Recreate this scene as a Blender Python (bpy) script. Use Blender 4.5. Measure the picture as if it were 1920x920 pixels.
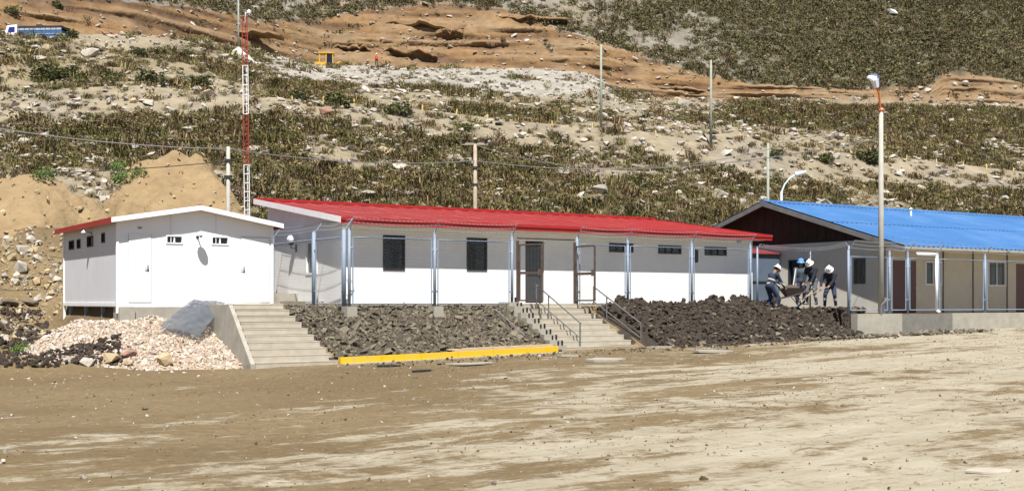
import bpy, bmesh, math, random
import numpy as np
from mathutils import Vector, Matrix, Euler
random.seed(7); rng = np.random.default_rng(7)
scene = bpy.context.scene
for o in list(bpy.data.objects): bpy.data.objects.remove(o)
COL = scene.collection
R = math.radians

# ------------------------------------------------------------------ camera, sky, sun, exposure
HC, HOR, FP, CX = 1.65, 566.0, 2250.0, 960.0          # camera height, horizon row, focal length in photo pixels
cam_d = bpy.data.cameras.new('camera'); cam = bpy.data.objects.new('camera', cam_d); COL.objects.link(cam)
cam.location = (0, 0, HC); cam.rotation_euler = (R(90), 0, 0)
cam_d.sensor_width = 36; cam_d.lens = FP / 1920 * 36; cam_d.shift_y = (HOR - 460) / 1920
cam_d.clip_start = 0.1; cam_d.clip_end = 2000
scene.camera = cam
SUN_H = Vector((0.10, -1.0, 0)).normalized(); SUN_EL = R(58.5)
sun_dir = Vector((SUN_H.x * math.cos(SUN_EL), SUN_H.y * math.cos(SUN_EL), math.sin(SUN_EL)))
w = bpy.data.worlds.new('World'); scene.world = w; w.use_nodes = True
nt = w.node_tree; bg = nt.nodes['Background']
sky = nt.nodes.new('ShaderNodeTexSky'); sky.sky_type = 'NISHITA'; sky.sun_disc = False
sky.sun_elevation = SUN_EL; sky.sun_rotation = math.atan2(sun_dir.x, sun_dir.y); sky.altitude = 3500
sky.air_density = 1.0; sky.dust_density = 0.6
nt.links.new(sky.outputs[0], bg.inputs[0]); bg.inputs[1].default_value = 0.055
sd = bpy.data.lights.new('sun', 'SUN'); sd.energy = 5.0; sd.angle = R(0.53); sd.color = (1, 0.968, 0.91)
so = bpy.data.objects.new('sun', sd); COL.objects.link(so)
so.rotation_euler = sun_dir.to_track_quat('Z', 'Y').to_euler(); so.location = (0, -20, 40)
scene.view_settings.view_transform = 'Standard'; scene.view_settings.look = 'None'
scene.view_settings.gamma = 1; scene.view_settings.use_curve_mapping = False
scene.view_settings.exposure = 0.80
scene.render.resolution_x = 1024; scene.render.resolution_y = 490

# ------------------------------------------------------------------ site frame: a runs along the fronts, b runs back
TH = math.atan2(1.0, 1.529); FX, FY = math.cos(TH), math.sin(TH)
P0X, P0Y = -4.88, 36.0
def site(a, b, z=0.0): return Vector((P0X + a * FX - b * FY, P0Y + a * FY + b * FX, z))
def to_ab(x, y): dx, dy = x - P0X, y - P0Y; return dx * FX + dy * FY, -dx * FY + dy * FX
def pa(u, b): k = (u - CX) / FP; return (k * (P0Y + b * FX) - P0X + b * FY) / (FX - k * FY)
def pb(u, a): k = (u - CX) / FP; return (P0X + a * FX - k * (P0Y + a * FY)) / (FY + k * FX)
def pz(v, a, b): return HC + (HOR - v) / FP * site(a, b).y
def at(u, v, Y): return Vector(((u - CX) / FP * Y, Y, HC + (HOR - v) / FP * Y))
def yard_z(a): return -0.1 + 0.0225 * max(-7.0, min(a + 3, 45.0))

# ------------------------------------------------------------------ helpers
def tag(o, label=None, cat=None, group=None, kind=None):
    if label: o['label'] = label
    if cat: o['category'] = cat
    if group: o['group'] = group
    if kind: o['kind'] = kind
    return o
def empty(name, loc=(0, 0, 0), rz=0.0):
    o = bpy.data.objects.new(name, None); o.empty_display_size = 0.2; COL.objects.link(o)
    o.location = loc; o.rotation_euler = (0, 0, rz); return o
def link(name, me, parent=None, loc=(0, 0, 0), rot=(0, 0, 0), scl=(1, 1, 1)):
    o = bpy.data.objects.new(name, me); COL.objects.link(o); o.parent = parent
    o.location = loc; o.rotation_euler = rot; o.scale = scl; return o
def copy_tree(o, parent=None):
    c = o.copy(); COL.objects.link(c); c.parent = parent
    for ch in list(o.children): copy_tree(ch, c)
    return c
class MB:
    def __init__(s): s.v = []; s.f = []; s.m = []; s.mi = 0
    def add(s, vs, fs):
        n = len(s.v); s.v += [tuple(p) for p in vs]; s.f += [tuple(i + n for i in f) for f in fs]; s.m += [s.mi] * len(fs); return s
    def box(s, x0, x1, y0, y1, z0, z1):
        return s.add([(x0,y0,z0),(x1,y0,z0),(x1,y1,z0),(x0,y1,z0),(x0,y0,z1),(x1,y0,z1),(x1,y1,z1),(x0,y1,z1)],
                     [(0,3,2,1),(4,5,6,7),(0,1,5,4),(1,2,6,5),(2,3,7,6),(3,0,4,7)])
    def cbox(s, c, sx, sy, sz): return s.box(c[0]-sx/2,c[0]+sx/2,c[1]-sy/2,c[1]+sy/2,c[2]-sz/2,c[2]+sz/2)
    def prism(s, poly, ext):
        n = len(poly); e = Vector(ext); vs = [Vector(p) for p in poly] + [Vector(p) + e for p in poly]
        return s.add(vs, [tuple(range(n))[::-1], tuple(range(n, 2*n))] + [(i, (i+1) % n, n+(i+1) % n, n+i) for i in range(n)])
    def tube(s, p0, p1, r0, r1=None, n=8):
        r1 = r0 if r1 is None else r1; p0 = Vector(p0); p1 = Vector(p1); d = (p1 - p0)
        if d.length < 1e-6: return s
        q = d.to_track_quat('Z', 'Y'); vs = []
        for p, r in ((p0, r0), (p1, r1)):
            for i in range(n):
                t = 2 * math.pi * i / n; vs.append(p + q @ Vector((r * math.cos(t), r * math.sin(t), 0)))
        return s.add(vs, [tuple(range(n))[::-1], tuple(range(n, 2*n))] + [(i, (i+1) % n, n+(i+1) % n, n+i) for i in range(n)])
    def path(s, pts, r, n=6):
        for i in range(len(pts) - 1): s.tube(pts[i], pts[i+1], r, r, n)
        return s
    def lathe(s, prof, c, n=12):
        m = len(prof); vs = []; fs = []
        for i in range(n):
            t = 2*math.pi*i/n
            for r, z in prof: vs.append((c[0]+r*math.cos(t), c[1]+r*math.sin(t), c[2]+z))
        for i in range(n):
            j = (i+1) % n
            for k in range(m-1): fs.append((i*m+k, j*m+k, j*m+k+1, i*m+k+1))
        return s.add(vs, fs)
    def mesh(s, name, mats, smooth=False):
        me = bpy.data.meshes.new(name); me.from_pydata(s.v, [], s.f)
        for m in (mats if isinstance(mats, (list, tuple)) else [mats]): me.materials.append(m)
        if isinstance(mats, (list, tuple)): me.polygons.foreach_set('material_index', s.m)
        if smooth: me.polygons.foreach_set('use_smooth', [True] * len(s.f))
        me.update(); return me
    def build(s, name, mats, parent=None, smooth=False, **k): return link(name, s.mesh(name, mats, smooth), parent, **k)

# vectorised value noise
_perm = rng.permutation(4096)
_rv = rng.random(4096)
def _h(ix, iy, seed): return _rv[_perm[(ix * 73 + _perm[(iy * 31 + seed * 17) % 4096]) % 4096]]
def vnoise(x, y, seed=0):
    x = np.asarray(x, float); y = np.asarray(y, float)
    ix = np.floor(x).astype(int); iy = np.floor(y).astype(int); fx = x - ix; fy = y - iy
    fx = fx*fx*(3-2*fx); fy = fy*fy*(3-2*fy)
    a = _h(ix, iy, seed); b = _h(ix+1, iy, seed); c = _h(ix, iy+1, seed); d = _h(ix+1, iy+1, seed)
    return (a*(1-fx)+b*fx)*(1-fy) + (c*(1-fx)+d*fx)*fy
def fbm(x, y, seed=0, octv=4):
    s = 0; amp = .5; t = 0
    for k in range(octv): s = s + amp * vnoise(np.asarray(x)*2**k, np.asarray(y)*2**k, seed + k); t += amp; amp *= .5
    return s / t
def sstep(e0, e1, x): t = np.clip((np.asarray(x, float) - e0) / (e1 - e0), 0, 1); return t*t*(3-2*t)

# ------------------------------------------------------------------ materials
def mat(name, col, rough=.8, var=.15, scale=2.0, bump=0.0, bscale=40.0, metal=0.0, rand=0.0, spec=.4, attr=None,
        dirt=None, dirt_amt=.0, dirt_scale=1.5, stretch=(1, 1, 1), wave=None, hue=0.0):
    m = bpy.data.materials.new(name); m.use_nodes = True; t = m.node_tree; N = t.nodes; L = t.links
    p = N['Principled BSDF']; p.inputs['Roughness'].default_value = rough; p.inputs['Metallic'].default_value = metal
    p.inputs['Specular IOR Level'].default_value = spec
    tc = N.new('ShaderNodeTexCoord'); mp = N.new('ShaderNodeMapping'); L.new(tc.outputs['Object'], mp.inputs[0])
    mp.inputs['Scale'].default_value = stretch
    no = N.new('ShaderNodeTexNoise'); no.inputs['Scale'].default_value = scale; no.inputs['Detail'].default_value = 6
    no.inputs['Roughness'].default_value = .65
    L.new(mp.outputs[0], no.inputs['Vector'])
    mr = N.new('ShaderNodeMapRange'); L.new(no.outputs[0], mr.inputs[0])
    mr.inputs[1].default_value = .3; mr.inputs[2].default_value = .7; mr.inputs[3].default_value = 1 - var; mr.inputs[4].default_value = 1 + var
    hs = N.new('ShaderNodeHueSaturation'); L.new(mr.outputs[0], hs.inputs['Value'])
    if attr:
        an = N.new('ShaderNodeAttribute'); an.attribute_name = attr; L.new(an.outputs['Color'], hs.inputs['Color'])
    else: hs.inputs['Color'].default_value = (*col, 1)
    out = hs.outputs[0]
    if rand or hue:
        oi = N.new('ShaderNodeObjectInfo'); r2 = N.new('ShaderNodeMapRange'); L.new(oi.outputs['Random'], r2.inputs[0])
        r2.inputs[3].default_value = 1 - rand; r2.inputs[4].default_value = 1 + rand
        h2 = N.new('ShaderNodeHueSaturation'); L.new(out, h2.inputs['Color']); L.new(r2.outputs[0], h2.inputs['Value'])
        if hue:
            ml = N.new('ShaderNodeMath'); ml.operation = 'MULTIPLY'; ml.inputs[1].default_value = 7.31; L.new(oi.outputs['Random'], ml.inputs[0])
            fr = N.new('ShaderNodeMath'); fr.operation = 'FRACT'; L.new(ml.outputs[0], fr.inputs[0])
            r3 = N.new('ShaderNodeMapRange'); L.new(fr.outputs[0], r3.inputs[0]); r3.inputs[3].default_value = .5 - hue; r3.inputs[4].default_value = .5 + hue
            L.new(r3.outputs[0], h2.inputs['Hue'])
        out = h2.outputs[0]
    if dirt:
        n2 = N.new('ShaderNodeTexNoise'); n2.inputs['Scale'].default_value = dirt_scale; n2.inputs['Detail'].default_value = 8
        n2.inputs['Roughness'].default_value = .7; L.new(mp.outputs[0], n2.inputs['Vector'])
        r4 = N.new('ShaderNodeMapRange'); L.new(n2.outputs[0], r4.inputs[0]); r4.inputs[1].default_value = .48; r4.inputs[2].default_value = .72
        r4.inputs[3].default_value = 0; r4.inputs[4].default_value = dirt_amt
        mx = N.new('ShaderNodeMix'); mx.data_type = 'RGBA'; L.new(r4.outputs[0], mx.inputs[0]); L.new(out, mx.inputs[6])
        mx.inputs[7].default_value = (*dirt, 1); out = mx.outputs[2]
    L.new(out, p.inputs['Base Color'])
    if bump or wave:
        bp = N.new('ShaderNodeBump'); bp.inputs['Strength'].default_value = 1.0
        if wave:                                              # (axis, period in metres, depth)
            wv = N.new('ShaderNodeTexWave'); wv.wave_type = 'BANDS'; wv.bands_direction = wave[0]; wv.wave_profile = 'SAW'
            wv.inputs['Scale'].default_value = 2 * math.pi / 20 / wave[1]; L.new(tc.outputs['Object'], wv.inputs[0])
            L.new(wv.outputs['Fac'], bp.inputs['Height']); bp.inputs['Distance'].default_value = wave[2]
        else:
            n3 = N.new('ShaderNodeTexNoise'); n3.inputs['Scale'].default_value = bscale; n3.inputs['Detail'].default_value = 5
            L.new(mp.outputs[0], n3.inputs['Vector']); L.new(n3.outputs[0], bp.inputs['Height']); bp.inputs['Distance'].default_value = bump
        L.new(bp.outputs[0], p.inputs['Normal'])
    return m
m_white = mat('white_panel', (.80, .80, .79), .5, .03, 1.2, dirt=(.52, .47, .4), dirt_amt=.22, dirt_scale=.7)
m_siding = mat('white_siding', (.83, .83, .82), .55, .04, 1.5, dirt=(.5, .45, .38), dirt_amt=.22, dirt_scale=.8, wave=('Z', .11, .006))
m_whitetrim = mat('white_trim', (.80, .80, .80), .5, .05)
m_red = mat('red_sheet', (.22, .036, .038), .42, .12, .8, dirt=(.36, .16, .145), dirt_amt=.6, dirt_scale=.9)
m_redtrim = mat('red_trim', (.32, .018, .016), .45, .10, 1.5)
m_blue = mat('blue_sheet', (.052, .145, .33), .45, .12, .5, dirt=(.12, .20, .33), dirt_amt=.5, dirt_scale=.5)
m_darkwood = mat('dark_wood', (.035, .018, .012), .85, .3, 3)
m_greyboard = mat('grey_board', (.16, .155, .15), .8, .25, 2)
m_beige = mat('beige_wall', (.58, .52, .42), .8, .07, 1.0, dirt=(.35, .29, .2), dirt_amt=.3)
m_greywall = mat('light_wall', (.62, .585, .52), .8, .06, 1.0, dirt=(.38, .32, .24), dirt_amt=.3)
m_maroon = mat('maroon_door', (.10, .022, .018), .5, .15, 4)
m_glass = mat('dark_glass', (.012, .014, .018), .08, .2, 3, spec=.6)
m_louvre = mat('dark_louvre', (.02, .02, .022), .5, .2, 6)
m_darkframe = mat('dark_frame', (.03, .03, .032), .5, .2, 4)
m_conc = mat('concrete', (.33, .305, .255), .9, .14, 2.5, bump=.006, bscale=60, dirt=(.22, .19, .15), dirt_amt=.55, dirt_scale=1.8)
m_conc_stair = mat('stair_concrete', (.40, .36, .29), .9, .10, 3, bump=.004, bscale=50, dirt=(.3, .25, .18), dirt_amt=.5, dirt_scale=2.2)
m_galv = mat('galvanised_steel', (.21, .26, .335), .6, .12, 5, metal=.0)
m_wire = mat('fence_wire', (.34, .36, .38), .5, .1, 5, metal=.3)
m_rust = mat('rusty_steel', (.085, .06, .048), .75, .35, 6)
m_railing = mat('grey_handrail', (.12, .115, .115), .6, .2, 6)
m_yellow = mat('yellow_paint', (.68, .42, .012), .6, .12, 4, dirt=(.36, .27, .13), dirt_amt=.75, dirt_scale=4)
m_plank = mat('raw_plank', (.42, .32, .21), .85, .2, 4, stretch=(1, 8, 8))
m_pole = mat('concrete_pole', (.37, .355, .31), .85, .1, 3)
m_woodpole = mat('weathered_pole', (.34, .27, .21), .85, .2, 4)
m_greenpole = mat('faded_green_pole', (.27, .29, .24), .85, .15, 3)
m_orange = mat('orange_bracket', (.55, .12, .02), .5, .15, 5)
m_lampwhite = mat('lamp_white', (.75, .78, .82), .35, .05, 5)
m_lampblue = mat('lamp_cover', (.10, .13, .30), .4, .1, 5)
m_mast_red = mat('mast_red', (.30, .045, .03), .5, .1, 5)
m_mast_white = mat('mast_white', (.78, .78, .78), .5, .05, 5)
m_black = mat('black_rubber', (.015, .015, .016), .7, .2, 5)
m_cable = mat('cable', (.22, .22, .22), .6, .1, 5)
m_darkcable = mat('dark_cable', (.03, .03, .03), .6, .1, 5)
m_stake = mat('yellow_stake', (.62, .45, .14), .7, .15, 5)
m_tussock = mat('tussock_grass', (.125, .108, .05), .85, .2, 2, attr='Col', rand=.32, hue=.025, spec=.15)
m_shrub = mat('shrub_leaves', (.06, .072, .028), .8, .2, 2, attr='Col', rand=.15, spec=.2)
m_green = mat('green_leaves', (.09, .14, .035), .7, .2, 2, rand=.1, spec=.2)
m_rock = mat('pale_rock', (.37, .333, .28), .9, .18, 1.5, bump=.02, bscale=8, rand=.22, hue=.012)
m_pinkrock = mat('pink_rock', (.42, .33, .265), .9, .15, 2, rand=.18, hue=.01)
m_tanrock = mat('tan_rock', (.36, .275, .165), .9, .15, 2, bump=.02, bscale=8, rand=.15)
m_redrock = mat('reddish_rock', (.27, .16, .115), .9, .15, 2, bump=.02, bscale=8)
m_greyrock = mat('grey_rubble', (.125, .105, .074), .92, .2, 4, rand=.45, hue=.012)
m_darksoil = mat('dark_soil', (.043, .031, .022), .95, .3, 5, rand=.35)
m_soilbase = mat('dark_soil_base', (.038, .028, .02), .95, .35, 4, bump=.05, bscale=9)
m_gravel = mat('pink_gravel', (.46, .385, .315), .9, .12, 4, rand=.38, hue=.012)
m_gravelbase = mat('gravel_base', (.33, .25, .18), .95, .2, 6, bump=.03, bscale=18)
m_pebble = mat('pale_pebble', (.31, .275, .22), .9, .15, 4, rand=.4)
m_mound = mat('tan_earth', (.245, .172, .09), .95, .2, .8, bump=.12, bscale=3, dirt=(.2, .135, .068), dirt_amt=.6, dirt_scale=.7)
m_sand = mat('pale_sand', (.5, .465, .4), .95, .08, 2, bump=.03, bscale=5)
m_hill = mat('hillside_soil', (.3, .25, .18), .95, .22, .9, bump=.12, bscale=2.2, attr='Col')
m_ledge = mat('brown_ledge', (.20, .125, .062), .95, .25, .6, bump=.15, bscale=1.5)

# yard dirt: brown soil, pale dried tracks that run along the fronts
def yard_mat():
    m = bpy.data.materials.new('yard_dirt'); m.use_nodes = True; t = m.node_tree; N = t.nodes; L = t.links
    p = N['Principled BSDF']; p.inputs['Roughness'].default_value = .95; p.inputs['Specular IOR Level'].default_value = .2
    tc = N.new('ShaderNodeTexCoord'); at_ = N.new('ShaderNodeAttribute'); at_.attribute_name = 'pale'
    def noise(scale, stretch, det=6, rgh=.6, dist=0):
        mp = N.new('ShaderNodeMapping'); mp.inputs['Scale'].default_value = stretch; L.new(tc.outputs['Object'], mp.inputs[0])
        n = N.new('ShaderNodeTexNoise'); n.inputs['Scale'].default_value = scale; n.inputs['Detail'].default_value = det
        n.inputs['Roughness'].default_value = rgh; n.inputs['Distortion'].default_value = dist; L.new(mp.outputs[0], n.inputs['Vector']); return n.outputs[0]
    def math_(op, a, b):
        n = N.new('ShaderNodeMath'); n.operation = op
        for i, x in enumerate((a, b)):
            if isinstance(x, (int, float)): n.inputs[i].default_value = x
            else: L.new(x, n.inputs[i])
        return n.outputs[0]
    def mix(f, a, b):
        n = N.new('ShaderNodeMix'); n.data_type = 'RGBA'
        for i, x in ((0, f), (6, a), (7, b)):
            if isinstance(x, tuple): n.inputs[i].default_value = (*x, 1)
            elif isinstance(x, (int, float)): n.inputs[i].default_value = x
            else: L.new(x, n.inputs[i])
        return n.outputs[2]
    def ramp(x, a, b):
        n = N.new('ShaderNodeMapRange'); n.interpolation_type = 'SMOOTHSTEP'; L.new(x, n.inputs[0]); n.inputs[1].default_value = a; n.inputs[2].default_value = b; return n.outputs[0]
    st = noise(1.0, (.075, .24, 1), 9, .66, 1.2); st2 = noise(1.0, (.7, 2.4, 1), 6, .68, .4); fine = noise(9, (.6, 1, 1), 6, .7); big = noise(.22, (.6, 1, 1), 4, .5)
    x = math_('ADD', math_('MULTIPLY', math_('SUBTRACT', st, .5), 2.6), math_('MULTIPLY', math_('SUBTRACT', st2, .5), 1.0))
    x = math_('ADD', x, math_('SUBTRACT', at_.outputs['Fac'], .5))
    x = math_('ADD', x, math_('MULTIPLY', math_('SUBTRACT', noise(1.5, (.6, .8, 1), 9, .78), .5), 2.3))
    f = ramp(x, -.12, .26)
    brown = mix(ramp(big, .35, .65), (.142, .100, .050), (.185, .136, .072))
    brown = mix(ramp(fine, .45, .75), brown, (.112, .077, .043))
    pale = mix(ramp(st2, .35, .7), (.36, .322, .245), (.285, .245, .172))
    c = mix(f, brown, pale)
    grit = noise(9, (1, .7, 1), 6, .8); c = mix(math_('MULTIPLY', ramp(grit, .54, .66), .55), c, (.29, .25, .19)); c = mix(math_('MULTIPLY', ramp(noise(5, (.9, .7, 1), 7, .8), .53, .68), .75), c, (.10, .07, .038))
    L.new(c, p.inputs['Base Color'])
    bp = N.new('ShaderNodeBump'); bp.inputs['Strength'].default_value = 1; bp.inputs['Distance'].default_value = .06
    L.new(math_('ADD', math_('MULTIPLY', st2, .8), math_('MULTIPLY', fine, .6)), bp.inputs['Height']); L.new(bp.outputs[0], p.inputs['Normal'])
    return m
m_yard = yard_mat()

# ------------------------------------------------------------------ rocks, clumps, scatter
def hull_rock(n=13, flat=.6, seed=0):
    r = random.Random(seed); bm = bmesh.new()
    for i in range(n):
        v = Vector((r.gauss(0, 1), r.gauss(0, 1), r.gauss(0, 1))).normalized() * r.uniform(.42, .56)
        bm.verts.new((v.x * r.uniform(.9, 1.15), v.y * .85, v.z * flat))
    bmesh.ops.convex_hull(bm, input=bm.verts)
    for v in [v for v in bm.verts if not v.link_faces]: bm.verts.remove(v)
    return bm
def rock_mesh(name, m, seed, flat=.6, n=13, bevel=0.0):
    bm = hull_rock(n, flat, seed)
    if bevel: bmesh.ops.bevel(bm, geom=list(bm.edges), offset=bevel, segments=1, affect='EDGES', clamp_overlap=True)
    me = bpy.data.meshes.new(name); bm.to_mesh(me); bm.free(); me.materials.append(m); return me
def clump_mesh(name, m, seed, blades, height, spread, width, cols, upright=.5):
    r = random.Random(seed); vs = []; fs = []; cl = []
    for i in range(blades):
        t = r.uniform(0, 6.283); lean = abs(r.gauss(0, 1 - upright)) + .1; h = height * r.uniform(.5, 1.05)
        b = Vector((r.gauss(0, spread * .42), r.gauss(0, spread * .42), 0)); d = Vector((math.cos(t), math.sin(t), 0))
        side = Vector((-d.y, d.x, 0)) * width * r.uniform(.6, 1.3); mid = b + d * lean * h * .35 + Vector((0, 0, h * .62)); tip = b + d * lean * h * .95 + Vector((0, 0, h * (1 - .25 * min(lean, 1.4))))
        n = len(vs); vs += [b - side - Vector((0, 0, .06)), b + side - Vector((0, 0, .06)), mid + side * .8, mid - side * .8, tip]
        fs += [(n, n+1, n+2, n+3), (n+3, n+2, n+4)]; c = r.choice(cols); k = r.uniform(.8, 1.2); cl += [(c[0]*k*1.08, c[1]*k*1.02, c[2]*k*.88, 1)] * 5
    me = bpy.data.meshes.new(name); me.from_pydata(vs, [], fs); me.materials.append(m)
    a = me.color_attributes.new('Col', 'FLOAT_COLOR', 'POINT'); a.data.foreach_set('color', np.array(cl, 'f').ravel()); return me
def bush_mesh(name, m, seed, leaves, cols, leaf=.11, sx=1.0, sz=.75, k_=1.0):
    r = random.Random(seed); vs = []; fs = []; cl = []
    lob = [Vector((r.uniform(-.55, .55) * sx, r.uniform(-.5, .5), r.uniform(.2, .62) * sz)) for _ in range(9)]
    for i in range(leaves):
        c = r.choice(lob); d = Vector((r.gauss(0, 1), r.gauss(0, 1), r.gauss(0, 1))).normalized() * r.uniform(.22, .44)
        p = c + d; p.z = max(p.z, -.05); q = Euler((r.uniform(0, 6), r.uniform(0, 6), r.uniform(0, 6))).to_matrix(); s = leaf * r.uniform(.6, 1.4)
        n = len(vs); vs += [p + q @ Vector((-s*.5, 0, 0)), p + q @ Vector((0, -s, 0)), p + q @ Vector((s*.5, 0, 0)), p + q @ Vector((0, s, 0))]
        fs.append((n, n+1, n+2, n+3)); k = r.uniform(.65, 1.35); cc = r.choice(cols); cl += [(cc[0]*k*1.06, cc[1]*k*1.01, cc[2]*k*.88, 1)] * 4
    vs = [v * k_ for v in vs]; me = bpy.data.meshes.new(name); me.from_pydata(vs, [], fs); me.materials.append(m)
    a = me.color_attributes.new('Col', 'FLOAT_COLOR', 'POINT'); a.data.foreach_set('color', np.array(cl, 'f').ravel()); return me
def scatter(name, pts, rots, scls, meshes, label, cat, parent=None):
    """one 'stuff' object: points that geometry nodes fill with instances of the given meshes"""
    col = bpy.data.collections.new(name + '_pieces')
    for i, me in enumerate(meshes):
        o = bpy.data.objects.new(name + '_piece', me); col.objects.link(o)
    pts = np.asarray(pts, 'f'); n = len(pts)
    me = bpy.data.meshes.new(name); me.vertices.add(n); me.vertices.foreach_set('co', pts.ravel())
    for nm, data in (('rot', np.asarray(rots, 'f')), ('scl', np.asarray(scls, 'f'))):
        a = me.attributes.new(nm, 'FLOAT_VECTOR', 'POINT'); a.data.foreach_set('vector', data.ravel())
    a = me.attributes.new('idx', 'INT', 'POINT'); a.data.foreach_set('value', rng.integers(0, len(meshes), n).astype('i'))
    me.update()
    o = link(name, me, parent); ng = bpy.data.node_groups.new(name, 'GeometryNodeTree')
    ng.interface.new_socket('Geometry', in_out='INPUT', socket_type='NodeSocketGeometry'); ng.interface.new_socket('Geometry', in_out='OUTPUT', socket_type='NodeSocketGeometry')
    N = ng.nodes; L = ng.links; gi = N.new('NodeGroupInput'); go = N.new('NodeGroupOutput')
    ip = N.new('GeometryNodeInstanceOnPoints'); ci = N.new('GeometryNodeCollectionInfo'); ci.inputs['Collection'].default_value = col
    ci.inputs['Separate Children'].default_value = True; ci.inputs['Reset Children'].default_value = True
    def na(nm, ty):
        x = N.new('GeometryNodeInputNamedAttribute'); x.data_type = ty; x.inputs['Name'].default_value = nm; return x.outputs['Attribute']
    L.new(gi.outputs[0], ip.inputs['Points']); L.new(ci.outputs[0], ip.inputs['Instance']); ip.inputs['Pick Instance'].default_value = True
    L.new(na('idx', 'INT'), ip.inputs['Instance Index'])
    e2r = N.new('FunctionNodeEulerToRotation'); L.new(na('rot', 'FLOAT_VECTOR'), e2r.inputs[0]); L.new(e2r.outputs[0], ip.inputs['Rotation'])
    L.new(na('scl', 'FLOAT_VECTOR'), ip.inputs['Scale']); L.new(ip.outputs[0], go.inputs[0])
    md = o.modifiers.new('pieces', 'NODES'); md.node_group = ng
    return tag(o, label, cat if parent is None else None, kind='stuff')
def rrot(n, tilt=3.14): return np.stack([rng.uniform(-tilt, tilt, n), rng.uniform(-tilt, tilt, n), rng.uniform(0, 6.283, n)], 1)
def rscl(s, j=.25):
    s = np.asarray(s)[:, None]; return s * rng.uniform(1 - j, 1 + j, (len(s), 3))

# ------------------------------------------------------------------ ground (yard, banks and terrace in one sheet, built in the site frame)
HEAP_T = 1.52
def ground_arr(A, B):
    yard = -0.1 + 0.0225 * np.clip(A + 3, -7, 45)
    yard = yard + (fbm(A * .35, B * .35, 3) - .5) * .07 + (fbm(A*.25, B * 1.8, 13, 3) - .5) * .07 + (fbm(A * 1.1, B * 1.1, 15, 3) - .5) * .05
    terr = np.where(A > 19.6, 1.2, HEAP_T) * 1.0
    terr = HEAP_T + (1.2 - HEAP_T) * sstep(17.6, 19.2, A)
    top = np.interp(A, [-60, -3.45, -3.35, 18.8, 19.2, 100], [2.5, 2.5, .15, .15, -3.12, -3.12])
    bot = np.interp(A, [-60, -3.45, -3.35, 18.6, 19.1, 100], [1.9, 1.9, -2.6, -2.6, -3.3, -3.3])
    z = yard + (terr - yard) * np.clip((B - bot) / (top - bot), 0, 1)
    for l0, l1, r0, r1 in ((1062, 974, 1196, 1090), (479, 438, 634, 531)):       # excavated under the two stairs
        al = np.interp(B, [-2.5, -.1], [pa(l0, -2.5), pa(l1, -.1)]); ar = np.interp(B, [-2.5, -.1], [pa(r0, -2.5), pa(r1, -.1)])
        z = z - .3 * ((A > al - .05) & (A < ar + .12) & (B > -2.3) & (B < .2))
    # left of the cabin: a rough bank that climbs towards the mounds
    left = yard + .45 * sstep(-1.5, .8, B) + .35 * sstep(1, 6, B) + 3.4 * sstep(8.5, 15.5, B) + 2.4 * sstep(-7.2, -11.5, A) * sstep(.5, 10, B) + (fbm(A * .7, B * .7, 5) - .5) * (.2 + .5 * sstep(-8, -10, A)) * sstep(-1.5, 1.5, B)
    k = sstep(-6.0, -6.5, A); z = z * (1 - k) + left * k
    z = z + 3.0 * sstep(9.6, 15.5, B) * sstep(-1, -5, A) * (1 - k) * (B < 60)
    return z
def nonuni(segs):
    o = [segs[0][0]]
    for s, e, d in segs: o += list(np.linspace(s, e, max(2, int(round((e - s) / d)) + 1))[1:])
    return np.array(o)
ga = nonuni([(-400, -60, 40), (-60, -20, 2), (-20, 36, .25), (36, 70, 2), (70, 400, 40)])
gb = nonuni([(-400, -60, 40), (-60, -36, 3), (-36, -6, .3), (-6, 3.5, .15), (3.5, 20, .75), (20, 420, 50)])
GA, GB = np.meshgrid(ga, gb); GZ = ground_arr(GA, GB)
def grid_mesh(name, V, nr, nc, m, smooth=True):
    me = bpy.data.meshes.new(name); i = np.arange(nr * nc).reshape(nr, nc)
    f = np.stack([i[:-1, :-1], i[:-1, 1:], i[1:, 1:], i[1:, :-1]], -1).reshape(-1, 4)
    me.vertices.add(nr * nc); me.vertices.foreach_set('co', np.asarray(V, 'f').ravel())
    me.loops.add(f.size); me.loops.foreach_set('vertex_index', f.ravel().astype('i'))
    me.polygons.add(len(f)); me.polygons.foreach_set('loop_start', np.arange(0, f.size, 4, dtype='i'))
    me.polygons.foreach_set('use_smooth', np.full(len(f), smooth)); me.update(calc_edges=True); me.materials.append(m); return me
me = grid_mesh('yard_ground', np.stack([GA, GB, GZ], -1), len(gb), len(ga), m_yard)
gx = P0X + GA * FX - GB * FY; gy = P0Y + GA * FY + GB * FX
dist = (gx + 2.3) * .934 - (gy - 12.9) * .356                    # to the right of the line where the dried tracks begin
pale = np.clip(.46 + dist * .050, .06, .70)
pale = np.where(GB > -3.2, np.minimum(pale, .25), pale)
pale = pale - .28 * sstep(-5.2, -3.2, GB) * sstep(14, 9, GA)     # browner soil near the bank
a_ = me.attributes.new('pale', 'FLOAT', 'POINT'); a_.data.foreach_set('value', pale.astype('f').ravel())
ground = tag(link('yard_ground', me, None, (P0X, P0Y, 0), (0, 0, TH)), 'brown dirt yard with pale dried wheel tracks', None, kind='structure')

# ------------------------------------------------------------------ hillside
US = np.arange(-560, 2520, 8.0); NU = len(US); K = (US - CX) / FP
def ln(pts): p = np.array(pts, float); return np.interp(US, p[:, 0], p[:, 1])
foot_t = (-.0 + 0 * K)
fx0, fy0 = site(0, 15.5).x, site(0, 15.5).y
tt = (K * fy0 - fx0) / (FX / FY - K); Y0 = fy0 + tt; z0 = np.full(NU, 1.35)
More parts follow.
